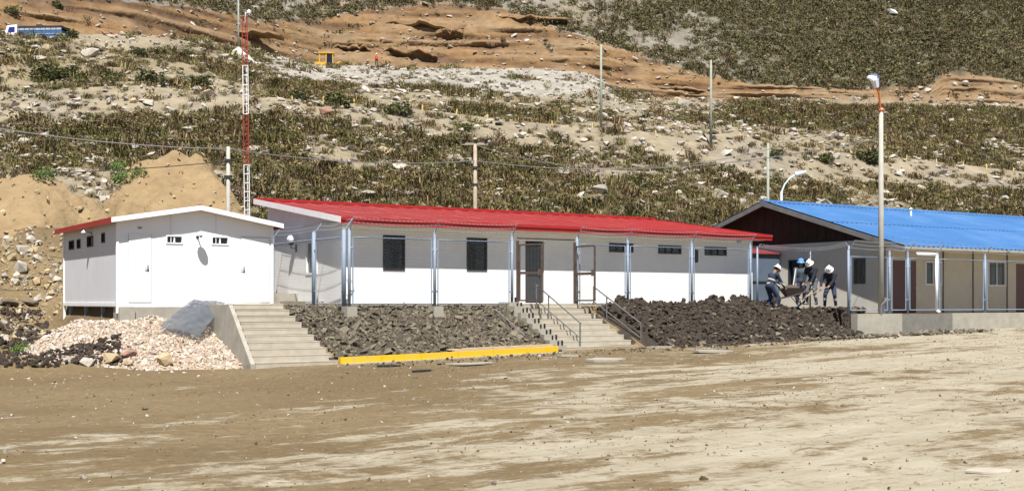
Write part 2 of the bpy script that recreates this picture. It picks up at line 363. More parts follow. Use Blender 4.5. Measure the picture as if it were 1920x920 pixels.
# terrace spill: bottom and top edge
v2b = ln([(-560, 250), (0, 232), (250, 215), (480, 215), (700, 236), (800, 250), (960, 274), (1250, 296), (1430, 338), (1920, 356), (2500, 375)])
Y2b = ln([(-560, 96), (0, 96), (480, 100), (960, 106), (1440, 110), (1920, 120), (2500, 130)])
v2t = ln([(-560, 175), (0, 172), (250, 160), (480, 180), (760, 202), (960, 226), (1250, 251), (1370, 250), (1480, 278), (1700, 297), (1920, 322), (2500, 350)])
Y2t = Y2b + 8
v1r = ln([(-560, 68), (0, 66), (110, 63), (250, 66), (378, 75), (478, 95), (600, 123), (700, 124), (830, 129), (1000, 128), (1100, 136), (1160, 168), (1250, 186), (1480, 184), (1700, 190), (1920, 196), (2500, 215)])
Y1r = ln([(-560, 122), (0, 125), (250, 138), (478, 160), (600, 172), (830, 176), (1100, 176), (1480, 180), (1920, 190), (2500, 200)])
v3 = ln([(-560, -40), (0, -15), (130, -8), (260, 4), (400, 20), (490, 38), (590, 34), (690, 16), (820, 4), (960, 18), (1040, 52), (1150, 88), (1300, 134), (1400, 154), (1480, 162), (1700, 165), (1745, 160), (1770, 134), (1830, 139), (1920, 156), (2500, 170)])
zz = lambda v, Y: HC + (HOR - v) / FP * Y
z2b, z2t, z1r = zz(v2b, Y2b), zz(v2t, Y2t), zz(v1r, Y1r)
Yt2 = Y2t + 5; zt2 = z2t + .1
Yr2 = Y1r + 7; zr2 = z1r + .15
s3 = (HOR - v3) / FP; Y3 = (zr2 - HC - 1.15 * Yr2) / (s3 - 1.15); Y3 = np.maximum(Y3, Yr2 + .5); z3 = HC + s3 * Y3
Y4 = Y3 + 300; z4 = z3 + 300 * .62
rows = []; zone = []
def seg(Ya, za, Yb, zb, n, zid, pw=1.0, last=False):
    for i in range(n + (1 if last else 0)):
        t = i / n; rows.append((Ya + (Yb - Ya) * t, za + (zb - za) * t ** pw)); zone.append((zid, t))
seg(Y0, z0, Y2b, z2b, 80, 0, 1.08); seg(Y2b, z2b, Y2t, z2t, 14, 1); seg(Y2t, z2t, Yt2, zt2, 4, 2); seg(Yt2, zt2, Y1r, z1r, 60, 3, .95)
seg(Y1r, z1r, Yr2, zr2, 4, 4); seg(Yr2, zr2, Y3, z3, 44, 5); seg(Y3, z3, Y4, z4, 110, 6, last=True)
HY = np.array([r[0] for r in rows]); HZ = np.array([r[1] for r in rows]); HX = HY * K[None, :]
ZI = np.array([z[0] for z in zone])[:, None] * np.ones((1, NU), int); ZT = np.array([z[1] for z in zone])[:, None] * np.ones((1, NU)); UU = np.ones((len(rows), 1)) * US[None, :]
n1 = fbm(HX / 7, HY / 7, 20) - .5; n2_ = fbm(HX / 1.7, HY / 1.7, 30, 3) - .5
edge = np.sin(np.pi * ZT) ** .5
amp1 = np.choose(ZI, [2.0, 1.0, .1, 1.6, .1, 1.0, 4.0]); amp2 = np.choose(ZI, [.5, .35, .1, .55, .15, .9, 1.0])
HZ = HZ + n1 * amp1 * edge + n2_ * amp2
strata = fbm(HX / 12 + HZ * .1, HZ / .9, 44, 5) - .5
HY = HY + np.where(ZI == 5, strata * 3.2 * edge, 0)
V = HC + 0 * HZ; VV = HOR - (HZ - HC) / HY * FP
# soil colours
def lerp(a, b, t): return a + (b - a) * t[..., None]
c_soil = np.array([.15, .12, .068]); c_pale = np.array([.235, .193, .13]); c_white = np.array([.285, .262, .225]); c_cut = np.array([.18, .104, .045]); c_cut2 = np.array([.095, .053, .027])
c_cut3 = np.array([.215, .155, .092]); c_grey = np.array([.185, .163, .13]); c_up = np.array([.105, .09, .055])
pn = fbm(HX / 11, HY / 11, 60); pn2 = fbm(HX / 4, HY / 4, 70)
C = np.zeros(HX.shape + (3,))
bare0 = sstep(.58, .74, pn + .08 * (UU < 260) + .05 * sstep(1500, 1200, UU) * sstep(900, 1100, UU))
C0 = lerp(np.broadcast_to(c_soil, C.shape), c_pale * .92, np.clip(bare0 * .8 + .35 * sstep(.5, .7, pn2), 0, 1))
C1 = lerp(np.broadcast_to(c_pale, C.shape), c_grey, sstep(.45, .7, pn2) * .6)
C3 = lerp(np.broadcast_to(c_soil * 1.15, C.shape), c_pale, np.clip(sstep(.40, .6, pn) * .75 + .35 * (UU < 520), 0, 1))
spoil = sstep(.42, .52, ZT + (pn2 - .5) * .25) * sstep(480, 540, UU) * sstep(1190, 1130, UU)
C3 = lerp(C3, c_white, spoil * .9); C3 = lerp(C3, c_pale * 1.0, sstep(1130, 1200, UU) * sstep(1480, 1400, UU) * sstep(.55, .75, ZT) * .9)
C3 = lerp(C3, np.array([.205, .148, .092]), sstep(1180, 1300, UU) * sstep(.84, .93, ZT) * .9)
st5 = strata + .5
C5 = lerp(lerp(np.broadcast_to(c_cut, C.shape), c_cut2, sstep(.5, .72, st5)), c_cut3, sstep(.48, .25, st5) * .75)
C5 = lerp(C5, c_cut3 * .95, sstep(.5, .7, pn2) * .35 + .35 * (UU > 1450))
dens_r = sstep(1130, 1560, UU + (pn - .5) * 700 + np.clip((150 - VV), 0, 300) * .3)
C6 = lerp(np.broadcast_to(c_grey * 1.0, C.shape), c_up, dens_r)
C6 = lerp(C6, np.array([.2, .145, .09]), sstep(.55, .7, pn) * .5 * (1 - dens_r))
for i, c in enumerate((C0, C1, np.broadcast_to(c_pale, C.shape), C3, np.broadcast_to(c_pale, C.shape), C5, C6)): C[ZI == i] = c[ZI == i]
C *= (1 + (n2_ * .5))[..., None]
hm = grid_mesh('hillside', np.stack([HX, HY, HZ], -1), len(rows), NU, m_hill)
ca = hm.color_attributes.new('Col', 'FLOAT_COLOR', 'POINT'); ca.data.foreach_set('color', np.concatenate([C, np.ones(C.shape[:2] + (1,))], -1).astype('f').ravel())
tag(link('hillside', hm), 'steep stony hillside with benches and a brown road cut', None, kind='structure')
# vegetation density per vertex
D = np.zeros(HX.shape)
D0 = np.clip(1.25 - 1.1 * bare0 - .45 * sstep(.5, .7, pn2), .15, 1); D0 *= np.where(UU < 60, .45, 1.0)
D3 = np.clip(.75 - .9 * sstep(.40, .6, pn), .06, 1) * np.where(UU < 520, .55, 1.0) * (1 - .93 * spoil) * (1 - sstep(1180, 1300, UU) * sstep(.82, .9, ZT))
D3 = np.where((UU > 1380) & (ZT > .3) & (ZT < .86), np.maximum(D3, .9), D3)
D6 = np.clip(.30 + .9 * dens_r - .75 * sstep(.50, .68, pn2) * (1 - .45 * dens_r), .02, 1); D6 = np.maximum(D6, .9 * sstep(.03, .0, ZT))
for i, d in enumerate((D0, np.full(C.shape[:2], .10), np.full(C.shape[:2], .05), D3, np.full(C.shape[:2], 0), np.full(C.shape[:2], .015), D6)): D[ZI == i] = d[ZI == i]
# area of each cell and sampling
def cell(q): return (q[:-1, :-1] + q[1:, 1:] + q[:-1, 1:] + q[1:, :-1]) / 4
PX = np.stack([HX, HY, HZ], -1)
AR = np.linalg.norm(np.cross(PX[1:, :-1] - PX[:-1, :-1], PX[:-1, 1:] - PX[:-1, :-1]), axis=-1)
vis = (cell(UU) > -260) & (cell(UU) < 2200) & (cell(VV) > -160)
def sample(weight, n):
    p = (weight * AR * vis).ravel(); p = p / p.sum(); idx = rng.choice(len(p), n, p=p); r_, c_ = np.unravel_index(idx, AR.shape)
    s = rng.random(n)[:, None]; t = rng.random(n)[:, None]
    P = (PX[r_, c_] * (1-s) * (1-t) + PX[r_+1, c_] * s * (1-t) + PX[r_, c_+1] * (1-s) * t + PX[r_+1, c_+1] * s * t)
    return P, r_, c_
def hill_z(u, Y):                         # terrain height for a ray column and depth
    c = int(round((u - US[0]) / 8)); return float(np.interp(Y, HY[:, c], HZ[:, c]))
def hill_at(u, v):                        # first point of the hill on that ray
    c = int(np.clip(round((u - US[0]) / 8), 0, NU - 1)); vv = VV[:, c]
    i = int(np.argmax(vv < v)); i = max(i, 1); t = (v - vv[i-1]) / (vv[i] - vv[i-1] + 1e-9); t = min(max(t, 0), 1)
    Y = HY[i-1, c] + t * (HY[i, c] - HY[i-1, c]); z = HZ[i-1, c] + t * (HZ[i, c] - HZ[i-1, c]); return Vector(((u - CX) / FP * Y, Y, z))
pal = [[(.19, .155, .08), (.15, .123, .06), (.11, .094, .044), (.235, .195, .11)],           # straw
       [(.105, .102, .044), (.135, .125, .056), (.078, .078, .034), (.165, .148, .072)],        # olive
       [(.118, .094, .056), (.15, .12, .073), (.083, .068, .04), (.185, .15, .095)]]            # dry brown
tus = [clump_mesh('tussock', m_tussock, 100 + i, 70, .42, .52, .02, pal[i % 3], -.1) for i in range(6)] + [bush_mesh('tussock', m_tussock, 150 + i, 110, pal[i % 3], .10, .8, .6, .52) for i in range(5)]
dk = [[(.10, .092, .048), (.122, .11, .06), (.078, .072, .038)], [(.13, .112, .066), (.155, .132, .08), (.096, .083, .048)], [(.086, .087, .043), (.108, .105, .052), (.07, .069, .036)]]
tus2 = [bush_mesh('bush_tuft', m_tussock, 200 + i, 60, dk[i % 3], .15, 1.0, .6, .7) for i in range(5)] + [clump_mesh('bush_tuft', m_tussock, 210, 40, .5, .8, .03, dk[1], -.1)]
lower = np.isin(cell(ZI).astype(int), [0, 1, 2, 3, 4]) & (cell(ZI) < 4.5); upper = cell(ZI) >= 4.5
P, r_, c_ = sample(cell(D) * (cell(ZI) < 1.5), 15500); s = np.clip(rng.lognormal(-.08, .42, len(P)), .35, 2.2)
scatter('tussock_grass', P, rrot(len(P), .2), rscl(s, .2), tus, 'olive and straw coloured tussock grass on the lower hillside', 'grass')
P, r_, c_ = sample(cell(D) * ((cell(ZI) >= 1.5) & (cell(ZI) < 4.5)), 11000); s = np.clip(rng.lognormal(.0, .42, len(P)), .4, 2.3)
scatter('bench_grass', P, rrot(len(P), .2), rscl(s, .2), tus, 'sparse tussock grass between the stake line and the upper road', 'grass')
P, r_, c_ = sample(cell(D) * upper, 32000); s = np.clip(rng.lognormal(.12, .35, len(P)), .5, 2.4)
scatter('upper_scrub', P, rrot(len(P), .25), rscl(s, .2), tus2, 'dark low scrub covering the upper slope above the road cut', 'scrub')
# small stones on the hill
stones = [rock_mesh('stone', m_rock, 300 + i, .6) for i in range(7)]
wS = np.choose(cell(ZI).astype(int), [1.9, 1.1, .5, 1.3, .3, .55, .12]) * (1 - .45 * cell(spoil) * (cell(ZI) == 3)) * np.where(cell(UU) < 60, 2.2, 1)
P, r_, c_ = sample(wS, 12000); P = P + np.array([0, 0, .14]); s = np.clip(rng.lognormal(-.85, .5, len(P)), .15, 1.4)
scatter('hill_stones', P, rrot(len(P), .45), rscl(s, .3) * np.array([1.1, 1, .75]), stones, 'scattered small pale stones over the hillside', 'stones')

# ------------------------------------------------------------------ boulders, shrubs on the hill
bmeshes = {k: [rock_mesh('boulder', m, 400 + i, .62, 16, .035) for i in range(4)] for k, m in (('pale', m_rock), ('tan', m_tanrock), ('red', m_redrock), ('pink', m_pinkrock))}
def boulder(u, v, wpx, kind='pale', label=None, group=None, asp=.6, p=None, name='boulder'):
    p = hill_at(u, v) if p is None else p; s = wpx / FP * p.y * 1.05
    o = link(name, random.choice(bmeshes[kind]), None, p + Vector((0, 0, s * .12)), (random.uniform(-.25, .25), random.uniform(-.25, .25), random.uniform(0, 6.28)), (s, s * .8, s * asp / .62))
    return tag(o, label, 'boulder', group)
for u, v, wp, k, lb in [
    (612, 214, 34, 'red', 'reddish brown boulder beside the stake line above the red roof'),
    (855, 306, 40, 'pale', 'broad grey boulder just left of the wooden pole with black insulators'),
    (722, 288, 36, 'tan', 'tan boulder on the grassy slope above the red roof'),
    (750, 318, 34, 'pale', 'flat pale slab lying below the tan boulder in the tussocks'),
    (1352, 338, 40, 'pale', 'large pale split boulder above the gap between the red and blue roofs'),
    (1386, 356, 24, 'pale', 'smaller pale boulder just right of the large split boulder'),
    (1488, 360, 32, 'tan', 'rounded tan boulder beside the small street lamp above the blue roof'),
    (1428, 60, 10, 'pale', None), (1792, 271, 20, 'pale', 'pale boulder right of the tall lamp pole on the upper grass'),
    (1800, 275, 18, 'red', 'dark reddish boulder right of the tall lamp pole'),  # whole boulder in the darker reddish rock
    (170, 105, 40, 'pale', 'big grey boulder on the pale slope below the truck'),
    (90, 95, 26, 'tan', 'yellowish boulder in the row of rocks below the truck'),
    (66, 92, 20, 'pale', 'pale boulder at the left end of the row below the truck'),
    (250, 192, 20, 'tan', 'tan boulder standing in the grass left of the lattice mast'),
    (716, 262, 28, 'pale', 'grey boulder higher up the slope above the tan boulder'),
    (830, 200, 22, 'pale', 'squarish grey boulder below the white spoil slope'),
    (1280, 200, 34, 'pale', 'wide grey boulder on the slope beyond the second far pole'),
    (1012, 350, 16, 'tan', 'small tan boulder on the bare patch right of the wooden pole'),
    (330, 52, 18, 'pale', None)]:
    if lb: boulder(u, v, wp, k, lb, 'named boulders on the hillside')
for i in range(210):
    u = random.uniform(0, 1920); v = random.choice([random.uniform(205, 400), random.uniform(150, 300)])
    boulder(u, v, random.uniform(10, 25) * (1.0 if v > 230 else .8), 'pale', 'pale weathered stone lying loose among the hillside tussocks', 'loose stones among the tussocks', name='hill_rock')
leafc = [(.055, .068, .026), (.08, .09, .035), (.04, .05, .02), (.105, .105, .05)]
bush = [bush_mesh('shrub_crown', m_shrub, 500 + i, 520, leafc) for i in range(3)]
stem = MB()
for k in range(5): stem.tube((0, 0, -.1), (.25 * math.cos(k * 1.3), .25 * math.sin(k * 1.3), .42), .03, .015, 5)
stem_me = stem.mesh('shrub_stem', m_woodpole)
def shrub(p, wm, label, hm=.8):
    e = empty('shrub', p, random.uniform(0, 6)); e.scale = (wm / 1.5, wm / 1.5, wm / 1.5 * hm); tag(e, label, 'shrub', 'dark shrubs on the slope')
    link('crown', random.choice(bush), e); link('stem', stem_me, e)
for u, v, wp, lb in [(92, 148, 44, 'left dark shrub of the pair on the pale slope below the truck'), (124, 146, 34, 'right dark shrub of the pair on the pale slope below the truck'),
    (210, 152, 30, 'small dark shrub between the shrub pair and the round shrub'), (282, 158, 40, 'round dark shrub left of the mast on the pale slope'),
    (372, 164, 38, 'olive shrub nearest left of the mast on the pale slope'), (258, 104, 24, 'small shrub high on the pale slope below the road'),
    (352, 106, 22, 'small shrub left of the white sand pile'), (638, 202, 44, 'dark green shrub beside the reddish boulder'),
    (747, 216, 40, 'compact green shrub at the edge of the stake line'), (564, 188, 28, 'shrub left of the reddish boulder below the excavator'),
    (1632, 305, 40, 'dark shrub just left of the tall lamp pole'), (1548, 304, 30, 'green shrub on the pale terrace left of the tall lamp pole'),
    (870, 246, 26, 'shrub on the pale spill above the wooden pole'), (1455, 295, 22, 'small shrub beside the thin pole over the blue gable'),
    (110, 18, 22, 'small green shrub above the truck'), (20, 26, 26, 'green shrub at the left edge above the truck cab'), (130, 70, 30, 'olive shrub behind the tail of the truck')]:
    p = hill_at(u, v); shrub(p + Vector((0, 0, .1)), wp / FP * p.y * 1.3, lb)

# ------------------------------------------------------------------ earth mounds behind the white cabin
MOUNDS = []
def mound(name, u, v, Y, half_w, half_d, m, label, seed, cat='mound', base_drop=1.5, sharp=.95, n=64):
    top = at(u, v, Y); zb = min(hill_z(max(u, -500), Y - half_d * .6) if Y - half_d > 48 else 1.4, top.z - 1) - base_drop; h = top.z - zb
    xs = np.linspace(-1.15, 1.15, n); X_, Y_ = np.meshgrid(xs, xs); r = np.sqrt(X_**2 + Y_**2) + (fbm(X_*2+seed, Y_*2, seed) - .5) * .35
    z = h * np.clip(1 - r ** sharp, -.2, 1) * 1.0 + (fbm(X_*5 + seed, Y_*5, seed + 1) - .5) * .10 * h
    z = z + (fbm(X_*14 + seed, Y_*14, seed + 2, 3) - .5) * .07 * h - .05 * h * sstep(.42, .30, fbm(np.arctan2(Y_, X_) * 5 + seed, r * 1.5, seed + 5, 3)) * sstep(.1, .5, r); z = z * (h / z.max())
    me = grid_mesh(name, np.stack([X_ * half_w, Y_ * half_d, z], -1), n, n, m)
    MOUNDS.append((top.x, top.y, zb, half_w, half_d, z, n)); return tag(link(name, me, None, (top.x, top.y, zb)), label, cat)
def mound_z(x, y):
    best = -9
    for mx, my, zb, hw, hd, z, n in MOUNDS:
        i = int(round(((y - my) / hd + 1.15) / 2.3 * (n - 1))); j = int(round(((x - mx) / hw + 1.15) / 2.3 * (n - 1)))
        if 0 <= i < n and 0 <= j < n: best = max(best, zb + z[i, j])
    return best
mound('earth_mound', 330, 281, 53, 6.6, 5.6, m_mound, 'tall tan earth mound with a pointed crest behind the white cabin', 3, sharp=1.15)
mound('earth_mound', 225, 350, 49, 5.0, 4.0, m_mound, 'lower tan earth mound in front of the pointed one behind the white cabin', 8, sharp=1.4)
mound('earth_mound', 50, 326, 50, 6.6, 5.0, m_mound, 'tan earth mound at the left edge of the picture', 12, sharp=2.2)
mound('earth_mound', 130, 362, 48.5, 4.6, 3.6, m_mound, 'rounded tan earth mound between the left edge mound and the cabin', 17, sharp=1.8)
mound('sand_pile', 447, 88, 146, 2.6, 2.4, m_sand, 'white sand pile beside the upper road near the mast', 23, 'sand pile', .6)

# ------------------------------------------------------------------ building helpers (local frame: x along the front, y back, z up from the floor)
def wall_x(mb, x0, x1, z0, z1, y0, y1, holes):
    xs = sorted({x0, x1, *[h[0] for h in holes], *[h[1] for h in holes]}); zs = sorted({z0, z1, *[h[2] for h in holes], *[h[3] for h in holes]})
    for i in range(len(xs)-1):
        for k in range(len(zs)-1):
            cx_, cz_ = (xs[i]+xs[i+1])/2, (zs[k]+zs[k+1])/2
            if not any(h[0] < cx_ < h[1] and h[2] < cz_ < h[3] for h in holes): mb.box(xs[i], xs[i+1], y0, y1, zs[k], zs[k+1])
def wall_y(mb, y0, y1, z0, z1, x0, x1, holes):
    ys = sorted({y0, y1, *[h[0] for h in holes], *[h[1] for h in holes]}); zs = sorted({z0, z1, *[h[2] for h in holes], *[h[3] for h in holes]})
    for i in range(len(ys)-1):
        for k in range(len(zs)-1):
            cy_, cz_ = (ys[i]+ys[i+1])/2, (zs[k]+zs[k+1])/2
            if not any(h[0] < cy_ < h[1] and h[2] < cz_ < h[3] for h in holes): mb.box(x0, x1, ys[i], ys[i+1], zs[k], zs[k+1])
def window(parent, x0, x1, z0, z1, y, axis='x', fm=None, fw=.05, panes=2, slats=0, out=.025, depth=.08, name='window'):
    """frame round an opening, recessed panes or louvre slats; axis 'x': front wall (faces -y), 'y': side wall (faces -x)"""
    fm = fm or m_darkframe
    def bx(mb, s0, s1, d0, d1, c0, c1):
        if axis == 'x': mb.box(s0, s1, y + d0, y + d1, c0, c1)
        else: mb.box(y + d0, y + d1, s0, s1, c0, c1)
    f = MB(); bx(f, x0, x1, -out, depth, z1 - fw, z1); bx(f, x0, x1, -out, depth, z0, z0 + fw); bx(f, x0, x0 + fw, -out, depth, z0 + fw, z1 - fw); bx(f, x1 - fw, x1, -out, depth, z0 + fw, z1 - fw)
    w_ = f.build(name, fm, parent)
    n = panes; span = (x1 - x0 - 2 * fw) / n
    for i in range(n):
        s0 = x0 + fw + i * span; s1 = s0 + span
        p = MB(); bx(p, s0 + .004, s1 - .004, .045 + .012 * (i % 2), .053 + .012 * (i % 2), z0 + fw, z1 - fw); p.build('pane', m_glass, w_)
        if i: q = MB(); bx(q, s0 - .02, s0 + .02, .0, .042, z0 + fw, z1 - fw); q.build('mullion', fm, w_)
    for i in range(slats):
        c = z0 + fw + (i + .5) * (z1 - z0 - 2 * fw) / slats; q = MB(); bx(q, x0 + fw, x1 - fw, .0, .03, c - .018, c + .018); q.build('slat', m_louvre, w_)
    return w_

# ================================================================== white cabin
cb_b = 2.28; ca0 = pa(220, cb_b); ca1 = pa(510, cb_b); LW = ca1 - ca0; DW = 6.5; FZ = 1.63
cabin = tag(empty('white_cabin', site(ca0, cb_b, FZ), TH), 'small white prefabricated cabin with a low red gable roof on the left', 'cabin')
def cx_(u): return pa(u, cb_b) - ca0
def cz_(v, u): return pz(v, pa(u, cb_b), cb_b) - FZ
EH = 4.03 - FZ; AH = 4.44 - FZ
wins = [(cx_(311), cx_(343), cz_(457, 327), cz_(441, 327)), (cx_(396), cx_(429), cz_(459, 412), cz_(443, 412))]
doors = [(cx_(281) - .62, cx_(283) + .0, 0, 1.98), (cx_(452), cx_(505), 0, 1.98)]
mb = MB(); wall_x(mb, 0, LW, 0, EH - .03, 0, .09, wins)
mb.prism([(0, 0, EH - .03), (LW, 0, EH - .03), (LW/2, 0, AH - .03)], (0, .09, 0)); mb.build('front_wall', m_white, cabin)
lw = [(pb(u0, ca0) - cb_b, pb(u1, ca0) - cb_b, z0, z1) for u0, u1, z0, z1 in ((139, 130, 1.72, 2.02), (151, 145, 1.72, 2.02), (175, 164, 1.72, 2.06), (197, 191, 1.78, 2.08))]
m_side = mat('shaded_white_panel', (.66, .67, .70), .55, .03, 1.2, dirt=(.5, .46, .4), dirt_amt=.2, dirt_scale=.7)  # copy of the white panel, shade of the left side mixed into its colour
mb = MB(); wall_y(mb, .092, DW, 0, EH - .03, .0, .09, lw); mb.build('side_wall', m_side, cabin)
mb = MB(); mb.box(LW - .09, LW, .092, DW, 0, EH - .03); mb.build('side_wall', m_white, cabin)
mb = MB(); mb.box(.09, LW - .09, DW - .09, DW, 0, EH - .03); mb.prism([(0, DW - .09, EH - .03), (LW, DW - .09, EH - .03), (LW/2, DW - .09, AH - .03)], (0, .09, 0)); mb.build('rear_wall', m_white, cabin)
mb = MB(); mb.box(0, LW, 0, DW, -.12, -.002); mb.build('floor_slab', m_whitetrim, cabin)
for h in wins: window(cabin, *h, 0, 'x', m_whitetrim, .035, 2)
for h in lw: window(cabin, *h, 0, 'y', m_darkframe, .03, 1)
m_seam = mat('door_seam_grey', (.34, .34, .34), .6, .1, 3)
for i, (x0, x1, z0, z1) in enumerate(doors):
    f = MB(); f.box(x0, x1, -.018, -.002, .02, z1); d = f.build('door', m_white, cabin)
    g = MB()
    for q in (x0, x1): g.box(q - .006, q + .006, -.0215, -.0185, .02, z1 + .012)
    (g.box(x0 + .012, x1 - .012, -.0215, -.0185, z1, z1 + .018) if i else None); g.build('door_seam', m_seam, d)
    hx = x1 - .09 if i == 0 else x0 + .09
    f = MB(); f.tube((hx, -.06, 1.0), (hx, -.018, 1.0), .02); f.tube((hx, -.055, 1.0), (hx - .1, -.055, 1.0), .013); f.box(hx - .025, hx + .025, -.023, -.018, .9, 1.1); f.build('handle', m_galv, d)
for x in [LW * .33, LW * .62]:
    f = MB(); f.box(x - .012, x + .012, -.008, -.001, 0, EH + .25); f.build('panel_joint', m_side, cabin)
for x in (0, LW):
    f = MB(); f.box(x - .035, x + .035, -.03, .05, -.02, EH - .05); f.build('corner_trim', m_whitetrim, cabin)
f = MB(); f.box(-.03, .04, DW - .04, DW + .03, -.75, EH - .05); f.build('corner_trim', m_whitetrim, cabin)
f = MB(); f.box(-.03, .05, -.028, .06, -.3, -.02); f.build('corner_trim', m_whitetrim, cabin)
f = MB(); f.box(-.03, .03, .06, DW - .05, -.10, .0); f.build('sill_beam', m_whitetrim, cabin)
for y in (1.9, 3.9, 5.9):
    f = MB(); f.box(.05, .15, y, y + .1, -1.25, -.12); f.box(-.02, .22, y - .05, y + .15, -1.3, -1.25); f.build('stilt', m_galv, cabin)
o_l, o_f = .22, .30; sl = (AH - EH) / (LW / 2)
for sgn in (0, 1):                                              # two roof slopes with standing seams
    def rp(s, y, dz=0):                                          # s: distance from the ridge across the slope
        x = LW/2 + (s if sgn else -s); return (x, y, AH - s * sl + dz)
    S = LW/2 + o_l
    f = MB(); f.prism([rp(0, -o_f, .0), rp(S, -o_f, .0), rp(S, -o_f, .05), rp(0, -o_f, .05)], (0, DW + 2 * o_f, 0)); rf = f.build('roof_slope', m_red, cabin)
    for k in range(8):
        y = -o_f + .4 + k * (DW + .6 - .6) / 7.4; f = MB(); f.prism([rp(0, y, .051), rp(S, y, .051), rp(S, y, .085), rp(0, y, .085)], (0, .035, 0)); f.build('roof_seam', m_red, rf)
    f = MB(); f.prism([rp(S, -o_f, -.09), rp(S + .03, -o_f, -.09), rp(S + .03, -o_f, .075), rp(S, -o_f, .075)], (0, DW + 2 * o_f, 0)); f.build('fascia', m_redtrim, cabin)
    f = MB(); f.prism([rp(0, -o_f - .03, -.07), rp(S + .03, -o_f - .03, -.07), rp(S + .03, -o_f - .03, .07), rp(0, -o_f - .03, .07)], (0, .028, 0)); f.build('verge_board', m_whitetrim, cabin)
f = MB(); f.prism([(LW/2 - .16, -o_f, AH + .045), (LW/2, -o_f, AH + .10), (LW/2 + .16, -o_f, AH + .045)], (0, DW + 2 * o_f, 0)); f.build('ridge_cap', m_redtrim, cabin)
def wall_lamp(parent, x, y, z, axis='x', scale=1.0):
    s = scale
    def P(o_, l, h): return (x + l, y - o_, z + h) if axis == 'x' else (x - o_, y + l, z + h)
    b = MB(); b.tube(P(0, 0, -.06*s), P(.03*s, 0, -.06*s), .05*s, .05*s, 8); b.tube(P(.02*s, 0, -.02*s), P(.36*s, 0, .04*s), .022*s, .022*s, 6)
    l = b.build('wall_lamp', m_darkframe, parent)
    h = MB(); c = P(.36*s, 0, .0)
    h.lathe([(.001, .12*s), (.05*s, .11*s), (.15*s, .02*s), (.17*s, -.03*s), (.155*s, -.03*s), (.05*s, .03*s)], c, 12); h.build('lamp_shade', m_lampwhite, l)
    g = MB(); g.lathe([(.001, .03*s), (.05*s, .0), (.06*s, -.05*s), (.001, -.1*s)], c, 8); g.build('bulb', m_darkframe, l)
wall_lamp(cabin, cx_(370), 0, cz_(441, 370), 'x', .9)
wall_lamp(cabin, 0, pb(172, ca0) - cb_b, 2.16, 'y', .6)
f = MB(); f.cbox((cx_(262), -.008, cz_(427, 262)), .12, .014, .06); f.build('vent_plate', m_galv, cabin)

# cabin foundation and landing
fnd = tag(empty('concrete_foundation', site(ca0, cb_b, 0), TH), 'stained grey concrete foundation wall under the white cabin', 'foundation')
f = MB(); f.box(.02, .46, -.16, .5, -.1, FZ - .13); f.build('pier', m_conc, fnd)
f = MB(); f.box(.462, LW + 1.4, -.06, .5, -.1, FZ - .122); f.build('wall', m_conc, fnd)

# ================================================================== left stair
def stair_edges(ul0, ul1, ur0, ur1, b0, b1, n):
    out = []
    for i in range(n):                                            # i = 0 bottom step
        t = i / (n - 1); b = b0 + (b1 - b0) * t; out.append((b, pa(ul0 + (ul1 - ul0) * t, b), pa(ur0 + (ur1 - ur0) * t, b)))
    return out
st_l = tag(empty('concrete_stair', site(-3, -2.6, 0), TH), 'plain concrete stair without handrail next to the gravel heap', 'stair')
def loc(e, a, b): 
    ea, eb = to_ab(e.location.x, e.location.y); return a - ea, b - eb
NS = 10; zb = yard_z(-3) - .02; rise = (1.60 - zb) / NS
ed = stair_edges(479, 438, 634, 531, -2.62, -.12, NS)
for i, (b, a0, a1) in enumerate(ed):
    x0, y0 = loc(st_l, a0, b); x1, _ = loc(st_l, a1, b); f = MB(); zt = zb + rise * (i + 1)
    f.box(x0, x1, y0, y0 + .62, zt - rise * 1.0 + .002 * i, zt - .03); f.box(x0 - .006, x1 + .008, y0 - .006, y0 + .62, zt - .03, zt); f.build('step', m_conc_stair, st_l)
f = MB(); pts = []
x0, y0 = loc(st_l, ed[0][1], ed[0][0]); x9, y9 = loc(st_l, ed[-1][1], ed[-1][0])
f.prism([(x0 - .02, y0 - .02, zb - .3), (x9 - .02, y9 + 2.5, zb - .3), (x9 - .02, y9 + 2.5, 1.57), (x9 - .02, y9, 1.57), (x0 - .02, y0 - .02, zb + rise * .8)], (-.12, 0, 0)); f.build('side_wall', m_conc, st_l)
f = MB(); xr, yr = loc(st_l, ed[-1][2], ed[-1][0]); f.box(x9 - .018, xr + .25, y9 + .625, y9 + 2.42, 1.30, 1.585); f.build('landing', m_conc_stair, st_l)

# ================================================================== red roofed building
rb_b = 1.3; ra0 = pa(643, rb_b); RFZ = 1.6
ra1 = pa(1408, rb_b); LR = ra1 - ra0; DR = 6.2
red = tag(empty('red_roof_building', site(ra0, rb_b, RFZ), TH), 'long low white building with a red metal roof behind the fence', 'building')
def rx(u): return pa(u, rb_b) - ra0
def rz(v, u): return pz(v, pa(u, rb_b), rb_b) - RFZ
e_f, e_l, e_r, e_b = .67, .37, .42, .35; tip = 4.2 - RFZ; rid = 5.26 - RFZ; slp = (rid - tip) / 7.25
def roof_z(y): return tip + (y + e_f) * slp
tall = [(rx(718), rx(759), rz(507, 738), rz(441, 738)), (rx(875), rx(913), rz(508, 894), rz(446, 894)), (rx(985), rx(1020), 0.02, rz(452, 1000))]
wide = [(rx(1142), rx(1187), rz(473, 1165), rz(456, 1165)), (rx(1234), rx(1277), rz(476, 1255), rz(460, 1255)), (rx(1321), rx(1362), rz(479, 1342), rz(463, 1342))]
mb = MB(); wall_x(mb, 0, LR, 0, roof_z(0) - .06, 0, .1, tall + wide); mb.build('front_wall', m_siding, red)
sw = (pb(595, ra0) - rb_b, pb(574, ra0) - rb_b, rz(508, 640) - .05, rz(445, 640) + .0)
sw = (sw[0], sw[1], .95, 2.05)
